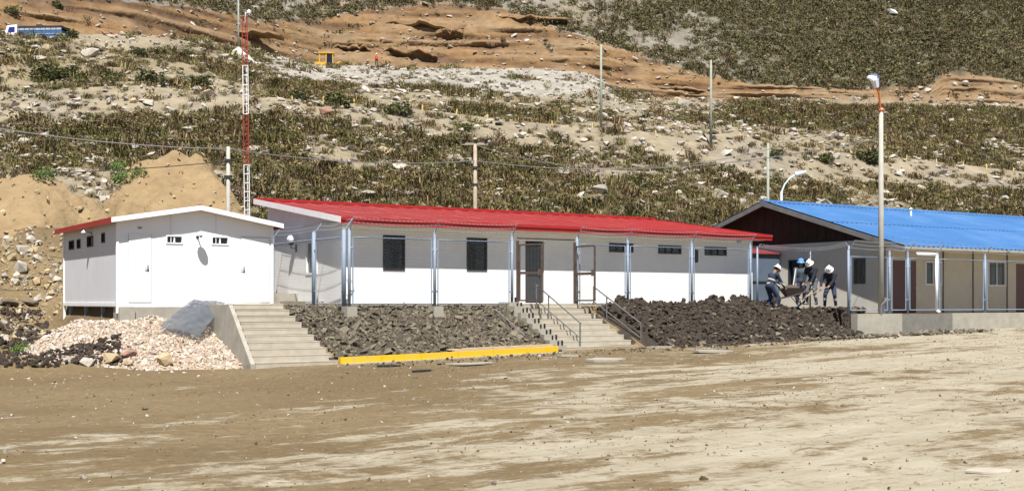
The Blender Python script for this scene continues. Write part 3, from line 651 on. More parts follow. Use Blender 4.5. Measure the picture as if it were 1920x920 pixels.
mb = MB(); wall_y(mb, .102, DR, 0, roof_z(0) - .07, 0, .1, [sw]); mb.prism([(0, .102, roof_z(0) - .07), (0, DR, roof_z(0) - .07), (0, DR, roof_z(DR) - .07)], (.1, 0, 0)); mb.build('side_wall', m_siding, red)
mb = MB(); mb.prism([(LR - .1, .102, 0), (LR - .1, DR, 0), (LR - .1, DR, roof_z(DR) - .07), (LR - .1, .102, roof_z(0) - .07)], (.1, 0, 0)); mb.build('side_wall', m_siding, red)
mb = MB(); mb.box(0.1, LR - .1, DR - .1, DR - .002, 0, roof_z(DR) - .08); mb.build('rear_wall', m_siding, red)
mb = MB(); mb.box(-.05, LR + .05, -.06, DR, -.25, -.003); mb.build('plinth', m_conc, red)
for h in tall[:2]: window(red, *h, 0, 'x', m_darkframe, .045, 1, slats=14)
for h in wide: window(red, *h, 0, 'x', m_darkframe, .04, 3)
window(red, *sw, 0, 'y', m_whitetrim, .07, 1)
h = tall[2]; dm = h[0] + (h[1] - h[0]) * .68
f = MB(); f.box(h[0] + .03, h[1] - .03, .03, .07, .02, h[3] - .03); dr = f.build('door', m_darkframe, red)
f = MB(); f.box(h[0] + .12, dm, .02, .029, .95, h[3] - .14); f.build('door_glass', m_louvre, dr)
f = MB(); f.tube((dm + .06, -.02, 1.0), (dm + .06, .03, 1.0), .02); f.build('handle', m_galv, dr)
f = MB(); f.cbox((rx(1303), -.06, rz(480, 1303)), .13, .11, .48); f.build('meter_box', m_darkframe, red)
f = MB(); f.cbox((rx(1385), -.02, rz(453, 1385)), .22, .03, .07); f.build('vent_plate', m_galv, red)
for x in (0, LR):
    f = MB(); f.box(x - .04, x + .04, -.04, .05, 0, roof_z(0) - .1); f.build('corner_trim', m_whitetrim, red)
xa, xb = -e_l, LR + e_r; ya, yb = -e_f, DR + e_b
f = MB(); f.prism([(xa, ya, roof_z(ya)), (xa, yb, roof_z(yb)), (xa, yb, roof_z(yb) - .05), (xa, ya, roof_z(ya) - .05)], (xb - xa, 0, 0)); rr = f.build('roof_sheet', m_red, red)
nseam = 30
for k in range(nseam):
    x = xa + .1 + k * (xb - xa - .2) / (nseam - 1); f = MB()
    f.prism([(x - .045, ya, roof_z(ya) + .002), (x - .02, ya, roof_z(ya) + .026), (x + .02, ya, roof_z(ya) + .026), (x + .045, ya, roof_z(ya) + .002)], (0, yb - ya, (yb - ya) * slp)); f.build('roof_seam', m_redtrim, rr)
f = MB(); f.box(xa - .02, xb + .02, ya - .035, ya - .002, roof_z(ya) - .17, roof_z(ya) + .03); f.build('fascia', m_redtrim, red)
f = MB(); f.box(xa - .02, xb + .02, ya - .07, ya - .037, roof_z(ya) - .05, roof_z(ya) + .045); f.build('drip_edge', m_redtrim, red)
f = MB(); f.prism([(xa - .03, ya, roof_z(ya) - .13), (xa - .03, yb, roof_z(yb) - .13), (xa - .03, yb, roof_z(yb) + .05), (xa - .03, ya, roof_z(ya) + .05)], (.028, 0, 0)); f.build('verge_board', m_whitetrim, red)
f = MB(); f.prism([(xb + .002, ya, roof_z(ya) - .13), (xb + .002, yb, roof_z(yb) - .13), (xb + .002, yb, roof_z(yb) + .05), (xb + .002, ya, roof_z(ya) + .05)], (.028, 0, 0)); f.build('verge_board', m_redtrim, red)
f = MB(); f.box(xa, xb, yb - .25, yb + .06, roof_z(yb) - .02, roof_z(yb) + .075); f.build('ridge_cap', m_redtrim, red)
f = MB(); f.box(xa + .02, xb - .02, ya + .0, -.001, roof_z(ya) - .155, roof_z(ya) - .13); f.build('soffit', m_siding, red)
# globe lamp on the left side wall
gy_ = pb(556, ra0) - rb_b
b = MB(); b.box(-.03, -.001, gy_ - .05, gy_ + .05, 1.72, 1.98); b.path([(-.02, gy_, 1.85), (-.2, gy_, 1.86), (-.2, gy_, 2.0)], .022); b.lathe([(.02, 0), (.09, .05), (.1, .1), (.03, .1)], (-.2, gy_, 1.94), 8); gl = b.build('wall_lamp', m_darkframe, red)
b = MB(); b.lathe([(.14 * math.sin(t * math.pi / 8) + .001, -.14 * math.cos(t * math.pi / 8)) for t in range(9)], (-.2, gy_, 2.15), 12); b.build('globe', m_lampwhite, gl, True)
kb = tag(empty('concrete_step', site(pa(575, 3.3), 3.3, 1.52), TH), 'low grey concrete block in the passage beside the white cabin', 'step')
b = MB(); b.box(-.7, .5, 1.5, 2.4, 0, .42); b.build('block', m_conc, kb); b = MB(); b.box(-.3, .45, -.6, 1.49, 0, .16); b.build('slab', m_conc, kb)

# ================================================================== blue roofed building
BFZ = 1.22; c_a, c_b = 22.13, -2.53; e_g, e_e = .58, 1.42; HWB = 7.5; LB = 34.0
blu = tag(empty('blue_roof_building', site(c_a + e_g, c_b + e_e, BFZ), TH), 'long pale building with a blue corrugated gable roof on the right', 'building')
oa, ob = c_a + e_g, c_b + e_e
def bx_(u): return pa(u, ob) - oa
def by_(u): return pb(u, oa) - ob
eave = 3.8 - BFZ; apex = 6.04 - BFZ; bs = (apex - eave) / HWB; rid_y = HWB - e_e; DB = 2 * (HWB - e_e)
def bz(y): return apex - abs(y - rid_y) * bs
def bfz(v, u): return pz(v, pa(u, ob), ob) - BFZ
def bgz(v, u): return pz(v, oa, pb(u, oa)) - BFZ
gw = [(by_(1512), by_(1479), .95, bgz(487, 1495)), (by_(1623), by_(1601), bgz(532, 1612), bgz(484, 1612))]
mb = MB(); wall_y(mb, .1, DB, 0, bz(0) - .08, 0, .12, gw); mb.build('gable_wall', m_greywall, blu)
mb = MB(); mb.prism([(.03, .0, bz(0) - .078), (.03, DB, bz(0) - .078), (.03, rid_y, apex - .078)], (.08, 0, 0)); gb_ = mb.build('gable_boarding', m_darkwood, blu)
for k in range(1, 24):
    y = k * DB / 24; mb = MB(); mb.box(.012, .029, y - .02, y + .02, bz(0) - .075, bz(y) - .09); mb.build('batten', m_darkwood, gb_)
fw_ = [(bx_(1735), bx_(1766), bfz(534, 1750), bfz(490, 1750)), (bx_(1853), bx_(1886), bfz(536, 1870), bfz(490, 1870)), (13.5, 15.2, 1.0, 2.1), (20, 21.7, 1.0, 2.1)]
fd_ = [(bx_(1674), bx_(1718), .0, 2.1), (bx_(1905), bx_(1905) + 1.0, 0, 2.1)]
mb = MB(); wall_x(mb, 0, LB, 0, bz(0) - .08, 0, .1, fw_ + fd_); mb.build('front_wall', m_beige, blu)
mb = MB(); mb.box(LB - .12, LB, .1, DB, 0, bz(0) - .08); mb.prism([(LB - .12, 0, bz(0) - .078), (LB - .12, DB, bz(0) - .078), (LB - .12, rid_y, apex - .08)], (.1, 0, 0)); mb.build('gable_wall', m_greywall, blu)
mb = MB(); mb.box(.12, LB - .12, DB - .1, DB - .001, 0, bz(0) - .08); mb.build('rear_wall', m_beige, blu)
for h in gw: window(blu, *h, 0, 'y', m_darkframe, .05, 2)
for h in fw_: window(blu, *h, 0, 'x', m_whitetrim, .05, 2)
for h in fd_:
    f = MB(); f.box(h[0], h[1], .02, .07, .02, h[3]); d = f.build('door', m_maroon, blu)
    f = MB(); f.tube((h[1] - .1, -.03, 1.0), (h[1] - .1, .02, 1.0), .025); f.build('handle', m_galv, d)
for u in (1700, 1768, 1824, 1888):
    x = bx_(u) ; f = MB(); f.box(x - .035, x + .035, -.022, -.001, 0, bz(0) - .1); f.build('batten', m_darkframe, blu)
f = MB(); f.box(-.03, .05, -.035, .06, 0, bz(0) - .1); f.build('corner_trim', m_lampblue, blu)
xa, xb = -e_g, LB + e_g
for sgn in (0, 1):
    ys = (-e_e, rid_y) if sgn == 0 else (rid_y, DB + e_e)
    # corrugated sheet: a real wave profile along x
    n = 480; vs = []; fs = []
    for i in range(n + 1):
        x = xa + (xb - xa) * i / n; dz = .03 * math.cos(i * math.pi / 2) + .01
        for y in ys: vs.append((x, y, bz(y) + dz + .0))
        for y in ys: vs.append((x, y, bz(y) + dz - .012))
    for i in range(n):
        p, q = 4*i, 4*i+4; fs += [(p, q, q+1, p+1), (p+2, p+3, q+3, q+2), (p, p+2, q+2, q), (p+1, q+1, q+3, p+3)]
    f = MB(); f.add(vs, fs); rf = f.build('roof_slope', m_blue, blu)
    # lapped sheet ends and screw lines
    for k in (2,):
        y = ys[0] + (ys[1] - ys[0]) * k / 4
        f = MB(); f.prism([(xa, y - .03, bz(y - .03) + .036), (xa, y + .03, bz(y + .03) + .036), (xa, y + .03, bz(y + .03) + .046), (xa, y - .03, bz(y - .03) + .046)], (xb - xa, 0, 0)); f.build('sheet_lap', m_blue, rf)
    yo = ys[0] if sgn == 0 else ys[1]; yi = rid_y
    f = MB(); f.prism([(xa - .03, yo, bz(yo) - .22), (xa - .03, yi, apex - .22), (xa - .03, yi, apex - .02), (xa - .03, yo, bz(yo) - .02)], (.045, 0, 0)); f.build('barge_board', m_greyboard, blu)
    f = MB(); f.prism([(xa + .02, yo + (.05 if sgn == 0 else -.05), bz(yo) - .1), (xa + .02, yi, apex - .10), (xa + .02, yi, apex - .07), (xa + .02, yo + (.05 if sgn == 0 else -.05), bz(yo) - .07)], (e_g, 0, 0)); f.build('verge_soffit', m_darkwood, blu)
f = MB(); f.box(xa, xb, -e_e - .03, -e_e - .002, bz(-e_e) - .11, bz(-e_e) - .015); f.build('fascia', m_conc, blu)
f = MB(); f.prism([(xa + .03, -e_e + .005, bz(-e_e) - .10), (xa + .03, -.003, bz(0) - .10), (xa + .03, -.003, bz(0) - .06), (xa + .03, -e_e + .005, bz(-e_e) - .06)], (xb - xa - .03, 0, 0)); f.build('eave_soffit', m_beige, blu)
f = MB(); f.prism([(xa, rid_y - .28, bz(rid_y - .28) + .04), (xa, rid_y, apex + .075), (xa, rid_y + .28, bz(rid_y + .28) + .04)], (xb - xa, 0, 0)); f.build('ridge_cap', m_blue, blu)
vx = pa(1735, ob + 3.8) - oa; f = MB(); f.tube((vx, 4.6, bz(4.6)), (vx, 4.6, bz(4.6) + .34), .05); f.lathe([(.1, 0), (.001, .08)], (vx, 4.6, bz(4.6) + .34), 8); f.build('roof_vent', m_lampwhite, blu)
# white downpipe: out from the eave, then down to the platform edge
dp = MB(); ax, bxx = pa(1722, -2.4) - oa, 0
p_ = [(pa(1719, -2.9) - oa, -2.9 - ob, pz(476, pa(1719, -2.9), -2.9) - BFZ), (pa(1756, -3.12) - oa, -3.12 - ob, pz(477, pa(1756, -3.12), -3.12) - BFZ), (pa(1756, -3.12) - oa, -3.12 - ob, .12), (pa(1762, -3.2) - oa, -3.2 - ob, .03)]
dp.path(p_, .065, 8); dp.build('downpipe', m_lampwhite, blu, True)

# platform retaining wall in front of the blue building
rw = tag(empty('retaining_wall', site(pa(1608, -3.35), -3.35, 0), TH), 'low pale concrete retaining wall below the blue roofed building', 'retaining wall')
f = MB(); f.box(.0, 2.45, 0, .3, 0, 1.22); f.build('wall_section', m_conc, rw)
m_concd = mat('dark_concrete', (.17, .16, .14), .9, .2, 2.5, bump=.006, bscale=60)  # darker concrete tone for the middle wall section
f = MB(); f.box(2.455, 5.35, .012, .3, 0, 1.19); f.build('wall_section', m_concd, rw)
f = MB(); f.box(5.355, 36, -.03, .3, 0, 1.225); f.build('wall_section', m_conc, rw)

# metal shed between the two long buildings
sb = 4.5; sa0 = pa(1398, sb); sa1 = oa - .03
shed = tag(empty('metal_shed', site(sa0, sb, 1.45), TH), 'blue grey corrugated metal shed between the red and blue roofed buildings', 'shed')
m_shed = mat('blue_grey_sheet', (.085, .11, .15), .5, .12, 2)
Ls = sa1 - sa0; n = 26
for i in range(n):
    f = MB(); x0 = i * Ls / n; f.prism([(x0, 0, 0), (x0 + Ls/n*.5, -.03, 0), (x0 + Ls/n - .004, 0, 0), (x0 + Ls/n - .004, .04, 0), (x0, .04, 0)], (0, 0, 2.25)); f.build('sheet_rib', m_shed, shed)
f = MB(); f.box(0, Ls, .045, 2.5, 0, 2.25); f.build('shed_body', m_shed, shed)
f = MB(); f.box(-.02, Ls, -.06, -.032, 1.05, 1.10); f.build('rail', m_darkframe, shed)
f = MB(); f.prism([(-.1, -.12, 2.26), (-.1, 2.6, 2.75), (-.1, 2.6, 2.8), (-.1, -.12, 2.31)], (Ls + .08, 0, 0)); f.build('red_canopy', m_red, shed)

# ------------------------------------------------------------------ fences
def fence(name, pts, zb, h, label, skip=(), post_r=.046, post_up=.24, drop=.1, barbed=True, first_big=False, lean=.3, base_z=None):
    """pts: list of (a,b). posts, one framed mesh panel per bay, barbed strands on leaning arms"""
    e = tag(empty(name, site(*pts[0], zb), TH), label, 'fence')
    L_ = [Vector((a - pts[0][0], b - pts[0][1], 0)) for a, b in pts]
    tops = []
    for i, p in enumerate(L_):
        f = MB(); f.tube(p + Vector((0, 0, -drop)), p + Vector((0, 0, h + post_up)), post_r, post_r, 10); f.lathe([(post_r * 1.1, 0), (.001, .04)], p + Vector((0, 0, h + post_up)), 8); po = f.build('post', m_galv, e, True)
        d = (L_[min(i+1, len(L_)-1)] - L_[max(i-1, 0)]).normalized(); nrm = Vector((d.y, -d.x, 0))
        tp = p + Vector((0, 0, h + post_up)); arm = tp + nrm * lean + Vector((0, 0, lean * 1.1)); tops.append((tp, arm))
        if barbed: f = MB(); f.tube(tp - Vector((0, 0, .05)), arm, .016, .016, 5); f.build('barbed_wire_arm', m_galv, po)
    for i in range(len(L_) - 1):
        if i in skip: continue
        p, q = L_[i], L_[i+1]; d = (q - p); ln_ = d.length; d.normalize(); g = post_r + .07
        s, t = p + d * g, q - d * g; f = MB(); r = .022
        for z in (0.03, h): f.tube(s + Vector((0, 0, z)), t + Vector((0, 0, z)), r, r, 6)
        for x in (s, t): f.tube(x + Vector((0, 0, .03)), x + Vector((0, 0, h)), r, r, 6)
        pn_ = f.build('panel_frame', m_galv, e)
        f = MB()
        for z in (.42, h - .32):
            f.tube(p + Vector((0, 0, z)) , s + Vector((0, 0, z)), .03, .03, 5); f.tube(t + Vector((0, 0, z)), q + Vector((0, 0, z)), .03, .03, 5)
        f.build('clamp', m_galv, e)
        f = MB(); wl = (t - s).length; step = .11; k = -h
        while k < wl:                                              # diagonal weave both ways
            for sg in (0, 1):
                x0, z0 = (k, .03); x1, z1 = (k + h, h + .0)
                if x0 < 0: z0 += -x0; x0 = 0
                if x1 > wl: z1 -= x1 - wl; x1 = wl
                if x1 - x0 > .02:
                    A_, B_ = (x0, x1) if sg == 0 else (wl - x0, wl - x1)
                    f.tube(s + d * A_ + Vector((0, 0, z0)), s + d * B_ + Vector((0, 0, min(z1, h))), .0009, .0009, 3)
            k += step
        f.build('wire_mesh', m_wire, pn_)
    if barbed:
        for j in range(3):
            f = MB(); rr_ = random.Random(j)
            for i in range(len(tops) - 1):
                A_ = tops[i][0].lerp(tops[i][1], .25 + .37 * j); B_ = tops[i+1][0].lerp(tops[i+1][1], .25 + .37 * j); n = 10
                pp = [A_.lerp(B_, k / n) - Vector((0, 0, .05 * math.sin(math.pi * k / n))) for k in range(n + 1)]; f.path(pp, .004, 4)
                for k in range(n * 2):
                    c = A_.lerp(B_, (k + .5) / (n * 2)) - Vector((0, 0, .05 * math.sin(math.pi * (k + .5) / (n * 2)))); f.tube(c + Vector((0, 0, -.03)), c + Vector((.02, 0, .03)), .004, .004, 3); f.tube(c + Vector((-.02, 0, .02)), c + Vector((.03, 0, -.02)), .004, .004, 3)
            f.build('barbed_wire', m_wire, e)
    return e
FZB = 1.57; FH = 2.03
front_u = [655, 815, 960]
fence('chain_link_fence', [(pa(u, 0), 0.0) for u in front_u], FZB, FH, 'grey steel mesh fence left of the gate before the red roofed building')
fence('chain_link_fence', [(pa(u, 0), 0.0) for u in (1082, 1177, 1297, 1407)], FZB, FH, 'grey steel mesh fence right of the gate before the red roofed building')
fence('chain_link_fence', [(pa(655, 0) - .12, .12), (pa(655, 0) - .22, 2.1), (pa(655, 0) - .15, 5.7)], FZB, FH, 'grey mesh side fence between the white cabin and the red roofed building', post_r=.062)
fence('chain_link_fence', [(pa(u, -3.1), -3.1) for u in (1591, 1668, 1702, 1758, 1847, 1926)] + [(pa(1926, -3.1) + 3.2 * k, -3.1) for k in (1, 2, 3, 4)], 1.32, 1.98, 'grey mesh fence on the retaining wall before the blue roofed building', drop=.11)
fence('corner_fence', [(pa(1420, -.05) , -.05), (pa(1519, 1.2), 1.2), (pa(1591, -2.9) + .02, -2.9)], 1.45, 2.0, 'barbed wire and thin posts closing the gap behind the workers', skip=(0, 1), post_r=.035, lean=.12)
for u, lb in ((655, 'under the corner fence post beside the left stair'), (817, 'under the middle fence post on the rubble bank'), (1177, 'under the fence post just right of the open gate'), (966, 'beside the top of the railed stair, left of the gate')):
    a = pa(u, -.34); f = MB(); f.prism([(-.18, -.2, -.95), (.18, -.2, -.95), (.16, -.2, -.03), (-.16, -.2, -.03)], (0, .4, 0))
    tag(f.build('concrete_footing', m_conc, None, loc=site(a, -.34, 1.55), rot=(0, 0, TH)), 'pale concrete footing block ' + lb, 'footing')

# gate: two rusty leaves swung outward, cross bar above
GZB = 1.68
def gate_leaf(u, ang, wid, hgt, label):
    e = tag(empty('gate_leaf', site(pa(u, 0), -.02, GZB), TH - ang), label, 'gate'); r = .035
    f = MB(); f.box(-r, r, -r, r, -.12, hgt + .12); f.build('hinge_post', m_rust, e)
    f = MB(); f.box(r + .02, r + .07, -.025, .025, 0, hgt); f.box(wid - .05, wid, -.025, .025, 0, hgt)
    for z in (0, hgt - .05, hgt * .47): f.box(r + .071, wid - .051, -.025, .025, z, z + (.05 if z != hgt * .47 else .09))
    f.build('leaf_frame', m_rust, e)
    f = MB()
    for k in range(16): x = r + .08 + k * (wid - .16) / 15; f.tube((x, 0, .05), (x, 0, hgt - .05), .0018, .0018, 3)
    for k in range(28): z = .05 + k * (hgt - .1) / 27; f.tube((r + .07, 0, z), (wid - .05, 0, z), .0018, .0018, 3)
    f.build('wire_mesh', m_wire, e)
    f = MB(); f.box(wid - .16, wid - .052, -.04, -.026, hgt * .45, hgt * .56); f.build('latch', m_rust, e)
gate_leaf(970, R(74), 1.05, 1.86, 'rusty brown gate leaf swung open at the left of the stair top')
gate_leaf(1077, R(86), 1.05, 1.86, 'rusty brown gate leaf swung open at the right of the stair top')
f = MB(); f.tube((0, 0, 0), (pa(1077, 0) - pa(970, 0), 0, 0), .03, .03, 6); tag(f.build('gate_crossbar', m_rust, None, loc=site(pa(970, 0), 0, 3.75), rot=(0, 0, TH)), 'thin rusty bar spanning above the open gate', 'crossbar')

# ------------------------------------------------------------------ centre stair with handrails
st_c = tag(empty('railed_stair', site(6.5, -2.5, 0), TH), 'concrete stair with two grey handrails leading to the open gate', 'stair')
zb2 = yard_z(7) - .04; rise2 = (1.6 - zb2) / 9; ed2 = stair_edges(1062, 974, 1196, 1090, -2.5, -.1, 9)
for i, (b, a0, a1) in enumerate(ed2):
    x0, y0 = loc(st_c, a0, b); x1, _ = loc(st_c, a1, b); zt = zb2 + rise2 * (i + 1); f = MB()
    f.box(x0, x1, y0, y0 + .62, zt - rise2 + .002 * i, zt - .03); f.box(x0 - .005, x1 + .008, y0 - .006, y0 + .62, zt - .03, zt); f.build('step', m_conc_stair, st_c)
    f = MB(); f.box(x0 - .42, x0 - .01, y0 - .03, y0 + .62, zb2 - .2, zt + .05); f.build('stringer_block', m_conc, st_c)
    f = MB(); f.box(x0 - .16, x0 - .11, y0 + .02, y0 + .06, zt + .05, zt + .21); f.box(x0 - .30, x0 - .26, y0 + .02, y0 + .06, zt + .05, zt + .19); f.build('black_peg', m_black, st_c)  # two small black pegs on top of each stringer block
for us, us2 in (((1006, 534), (1089, 606)), ((1113, 537), (1203, 607))):
    f = MB()
    def rail_pt(u, v, b): a = pa(u, b); x, y = loc(st_c, a, b); return Vector((x, y, pz(v, a, b)))
    A_ = rail_pt(*us, -.25); B_ = rail_pt(*us2, -2.3); dv = Vector((0, 0, -.50))
    f.tube(A_, B_, .024); f.tube(A_ + dv, B_ + dv * .95, .02)
    rl = f.build('handrail', m_railing, st_c)
    for t, dn in ((0, .62), (.28, .95), (.985, .92)):
        p = A_.lerp(B_, t); f = MB(); f.tube(p, p - Vector((0, 0, dn)), .024); f.build('baluster', m_railing, rl)

# ------------------------------------------------------------------ kerb, planks, loose pieces along the bank
a0k, a1k = ed[0][2] + .03, ed2[0][1] - .45
kb_ = tag(empty('yellow_kerb', site(a0k, -2.72, 0), TH), 'bright yellow painted kerb at the foot of the rubble bank', 'kerb')
nk = 6
for i in range(nk):
    x0 = (a1k - a0k) * i / nk; x1 = (a1k - a0k) * (i + 1) / nk - .012; z_ = yard_z(a0k + x0); f = MB()
    bow = lambda x: .16 * math.sin(math.pi * x / (a1k - a0k))
    f.prism([(x0, -bow(x0), z_ - .1), (x1, -bow(x1), z_ - .1 + .022 * (x1 - x0)), (x1, -bow(x1), z_ + .2 + .022 * (x1 - x0)), (x0, -bow(x0), z_ + .2)], (0, .16, 0)); f.build('kerb_section', m_yellow, kb_)
f = MB(); f.prism([(0, -.22, yard_z(a0k) - .05), (a1k - a0k, -.3, yard_z(a1k) - .05), (a1k - a0k, -.3, yard_z(a1k) + .03), (0, -.22, yard_z(a0k) + .03)], (0, .2, 0)); f.build('kerb_footing', m_conc, kb_)
def bank_z(a, b): return float(ground_arr(np.array([a]), np.array([b]))[0])
def ray_hit(u, v, zf, d0=8.0, d1=70.0, st=.04):                    # first point of the pixel ray that lies under the surface zf(a, b)
    d = np.arange(d0, d1, st); x = (u - CX) / FP * d; z = HC + (HOR - v) / FP * d; dx, dy = x - P0X, d - P0Y
    a, b = dx * FX + dy * FY, -dx * FY + dy * FX; g = zf(a, b); k = int(np.argmax(z <= g)) if (z <= g).any() else len(d) - 1
    return float(a[k]), float(b[k]), float(g[k])
def pix_ground(u, v): return ray_hit(u, v, ground_arr)
for i, (u0, v0, u1, v1) in enumerate([(838, 652, 1035, 640), (850, 657, 1036, 645)]):
    A_ = site(pa(u0, -2.35 - .16 * i), -2.35 - .16 * i, bank_z(pa(u0, -2.35), -2.35) + .10 - .05 * i); B_ = site(pa(u1, -2.35 - .16 * i), -2.35 - .16 * i, bank_z(pa(u1, -2.35), -2.35) + .12 - .05 * i); d = B_ - A_
    f = MB(); f.box(0, d.length, -.09, .09, -.022, .022)
    o = f.build('wooden_plank', m_plank); o.location = A_; o.rotation_euler = d.to_track_quat('X', 'Z').to_euler()
    tag(o, ['raw wooden plank lying behind the yellow kerb, upper of two', 'raw wooden plank resting against the yellow kerb, lower of two'][i], 'plank', 'planks behind the kerb')
A_ = site(pa(928, -.5), -.5, bank_z(pa(928, -.5), -.5) + .25); B_ = site(pa(985, -1.9), -1.9, bank_z(pa(985, -1.9), -1.9) + .16)
f = MB(); f.tube((0, 0, 0), B_ - A_, .02, .02, 6); tag(f.build('steel_bar', m_greyboard, None, loc=A_), 'thin grey bar leaning down the rubble bank beside the railed stair', 'bar')
def flat_slab(u, v, wm, dm, label, m, th=.06, name='concrete_slab', rz_=0.0, cat='slab'):
    a, b, z = pix_ground(u, v); r = random.Random(int(u)); n = 9
    pts = [(wm/2 * math.cos(t) * r.uniform(.75, 1.1), dm/2 * math.sin(t) * r.uniform(.75, 1.1), 0) for t in [2*math.pi*i/n for i in range(n)]]
    f = MB(); f.prism(pts, (0, 0, th)); o = f.build(name, m, None, loc=site(a, b, z - .005), rot=(r.uniform(-.03, .03), r.uniform(-.03, .03), TH + rz_)); return tag(o, label, cat)
flat_slab(1135, 676, 1.15, .9, 'flat grey concrete slab lying before the railed stair foot', m_conc)
flat_slab(1068, 668, .9, .6, 'broken grey concrete piece at the left foot of the railed stair', m_conc)
flat_slab(1335, 660, 1.5, .9, 'long flat grey slab below the dark soil heap', m_conc)
flat_slab(1240, 652, 1.0, .5, 'thin grey slab at the foot of the dark soil heap near the stair', m_conc)
flat_slab(880, 682, 1.6, 1.0, 'grey cement patch beside the yellow kerb', m_conc, .03)
flat_slab(728, 687, .75, .35, 'black rubber strip lying in front of the yellow kerb, left one', m_black, .05, 'rubber_strip', .1, 'strip')
flat_slab(790, 697, .65, .3, 'black rubber strip lying in front of the yellow kerb, right one', m_black, .05, 'rubber_strip', .15, 'strip')
flat_slab(1857, 883, .62, .5, 'pale flat stone half buried in the yard at bottom right', m_pebble, .02, 'flat_stone', 0, 'stone')
for u, v, wp, lb in ((272, 768, 14, 'dark stone lying alone on the brown yard at left'), (925, 908, 15, 'dark stone on the pale track at the bottom edge'), (948, 710, 10, 'small pale stone before the black rubber strips'), (1230, 750, 10, 'pale stone on the yard right of centre')):
    a, b, z = pix_ground(u, v); p = site(a, b, z); s = wp / FP * p.y
    tag(link('yard_stone', rock_mesh('yard_stone', m_greyrock if 'dark' in lb else m_pebble, int(u), .6), None, p + Vector((0, 0, s*.2)), (0, 0, 1), (s, s, s)), lb, 'stone')

# ------------------------------------------------------------------ rubble bank between the stairs
def put_children(parent, name, meshes, pts, sizes, flat=1.0):
    for p, s in zip(pts, sizes):
        k = random.uniform(.75, 1.25); link(name, random.choice(meshes), parent, p, (random.uniform(-.6, .6), random.uniform(-.6, .6), random.uniform(0, 6.28)), (s * k, s, s * flat * random.uniform(.8, 1.2)))
bank = tag(empty('rubble_bank', (P0X, P0Y, 0), TH), 'sloping bank of broken grey brown stones above the yellow kerb', 'rubble bank')
rub = [rock_mesh('rubble_stone', m_greyrock, 700 + i, .5, 11) for i in range(9)]
def bank_pts(n, a0, a1, b0, b1, lift=0.0):
    o = []
    while len(o) < n:
        b = random.uniform(b0, b1); lo = np.interp(b, [-2.6, -.1], [ed[0][2] + .1, ed[-1][2] + .15]); hi = np.interp(b, [-2.5, -.1], [ed2[0][1] - .5, ed2[-1][1] - .5])
        a = random.uniform(lo, hi); o.append((a, b, bank_z(a, b) + lift))
    return o
m_bankbase = mat('bank_soil', (.055, .043, .03), .95, .3, 3, bump=.05, bscale=9)
na_, nb_ = 60, 24; A_, B_ = np.meshgrid(np.linspace(0, 1, na_), np.linspace(-2.58, .3, nb_))
lo = np.interp(B_, [-2.6, -.1, .3], [ed[0][2] - .1, ed[-1][2] - .1, ed[-1][2] - .1]); hi = np.interp(B_, [-2.5, -.1, .3], [ed2[0][1] - .2, ed2[-1][1] - .2, ed2[-1][1] - .2]); AA = lo + (hi - lo) * A_
link('bank_soil', grid_mesh('bank_soil', np.stack([AA, B_, ground_arr(AA, B_) + .03 + .12 * (fbm(AA * 2, B_ * 2, 9) - .5) * (B_ < -.2)], -1), nb_, na_, m_bankbase), bank)
put_children(bank, 'rubble_stone', rub, bank_pts(290, -2, 6, -2.5, .05, .06), [min(.6, random.lognormvariate(-1.5, .38)) for _ in range(290)])
q = bank_pts(6000, -2, 6, -2.55, .12, .03); scatter('small_rubble', q, rrot(len(q)), rscl(np.clip(rng.lognormal(-2.4, .5, len(q)), .04, .26), .3), rub, 'smaller broken stones filling the bank', 'stones', bank)

# ------------------------------------------------------------------ dark soil heap in front of the fence on the right
heap = tag(empty('soil_heap', (P0X, P0Y, 0), TH), 'long heap of dark excavated soil and stones below the right fence', 'soil heap')
cu = np.array([1085, 1115, 1165, 1205, 1250, 1300, 1330, 1392, 1420, 1450, 1500, 1560, 1600, 1622, 1640]); cv = np.array([600, 578, 557, 562, 568, 563, 558, 558, 571, 580, 579, 577, 590, 612, 640])
ca_ = np.array([pa(u, -.45) for u in cu]); cz_h = np.array([pz(v, pa(u, -.45), -.45) for u, v in zip(cu, cv)])
def heap_z(A, B):
    y = -0.1 + 0.0225 * np.clip(A + 3, -7, 45); zc = np.interp(A, ca_, cz_h)
    front = -3.05 - .5 * sstep(14, 18, A); t = np.clip((B - front) / (-.45 - front), 0, 1)
    up = y - .06 + (zc - y) * (t ** .85); back = np.where(B > -.45, zc - (B + .45) * .55, up)
    lump = (fbm(A * 1.6, B * 1.6, 77, 4) - .5) * .5 * np.clip(t * 4, 0, 1) + (fbm(A * 4.5, B * 4.5, 87, 3) - .5) * .22 * np.clip(t * 5, 0, 1)
    zz_ = np.maximum(back, 1.2 * (B > .2)) + lump
    return np.where(A > 16.5, np.maximum(zz_, ground_arr(A, B) + .12 + np.maximum(lump, 0) * .4), zz_)
na_, nb_ = 190, 70; A_, B_ = np.meshgrid(np.linspace(0, 1, na_), np.linspace(-3.7, 1.0, nb_))
lo = np.interp(B_, [-3.2, -2.5, -.1, 1.0], [ed2[0][2] + .2, ed2[0][2] - .02, ed2[-1][2] - .02, ed2[-1][2] - .02]); hi = np.array([[pa(1626, b) for b in B_[:, 0]]]).T; AA = lo + (hi - lo) * A_
Zh = heap_z(AA, B_); kz = sstep(.1, 1.0, AA - lo) * sstep(0, .7, hi - AA); Zh = Zh * kz + (1 - kz) * np.minimum(Zh, ground_arr(AA, B_) - .05)
link('soil_body', grid_mesh('soil_body', np.stack([AA, B_, Zh], -1), nb_, na_, m_soilbase), heap)
clod = [rock_mesh('soil_clod', m_darksoil, 800 + i, .75, 14) for i in range(7)]; hst = [rock_mesh('heap_stone', m_greyrock, 820 + i, .5, 11) for i in range(5)]
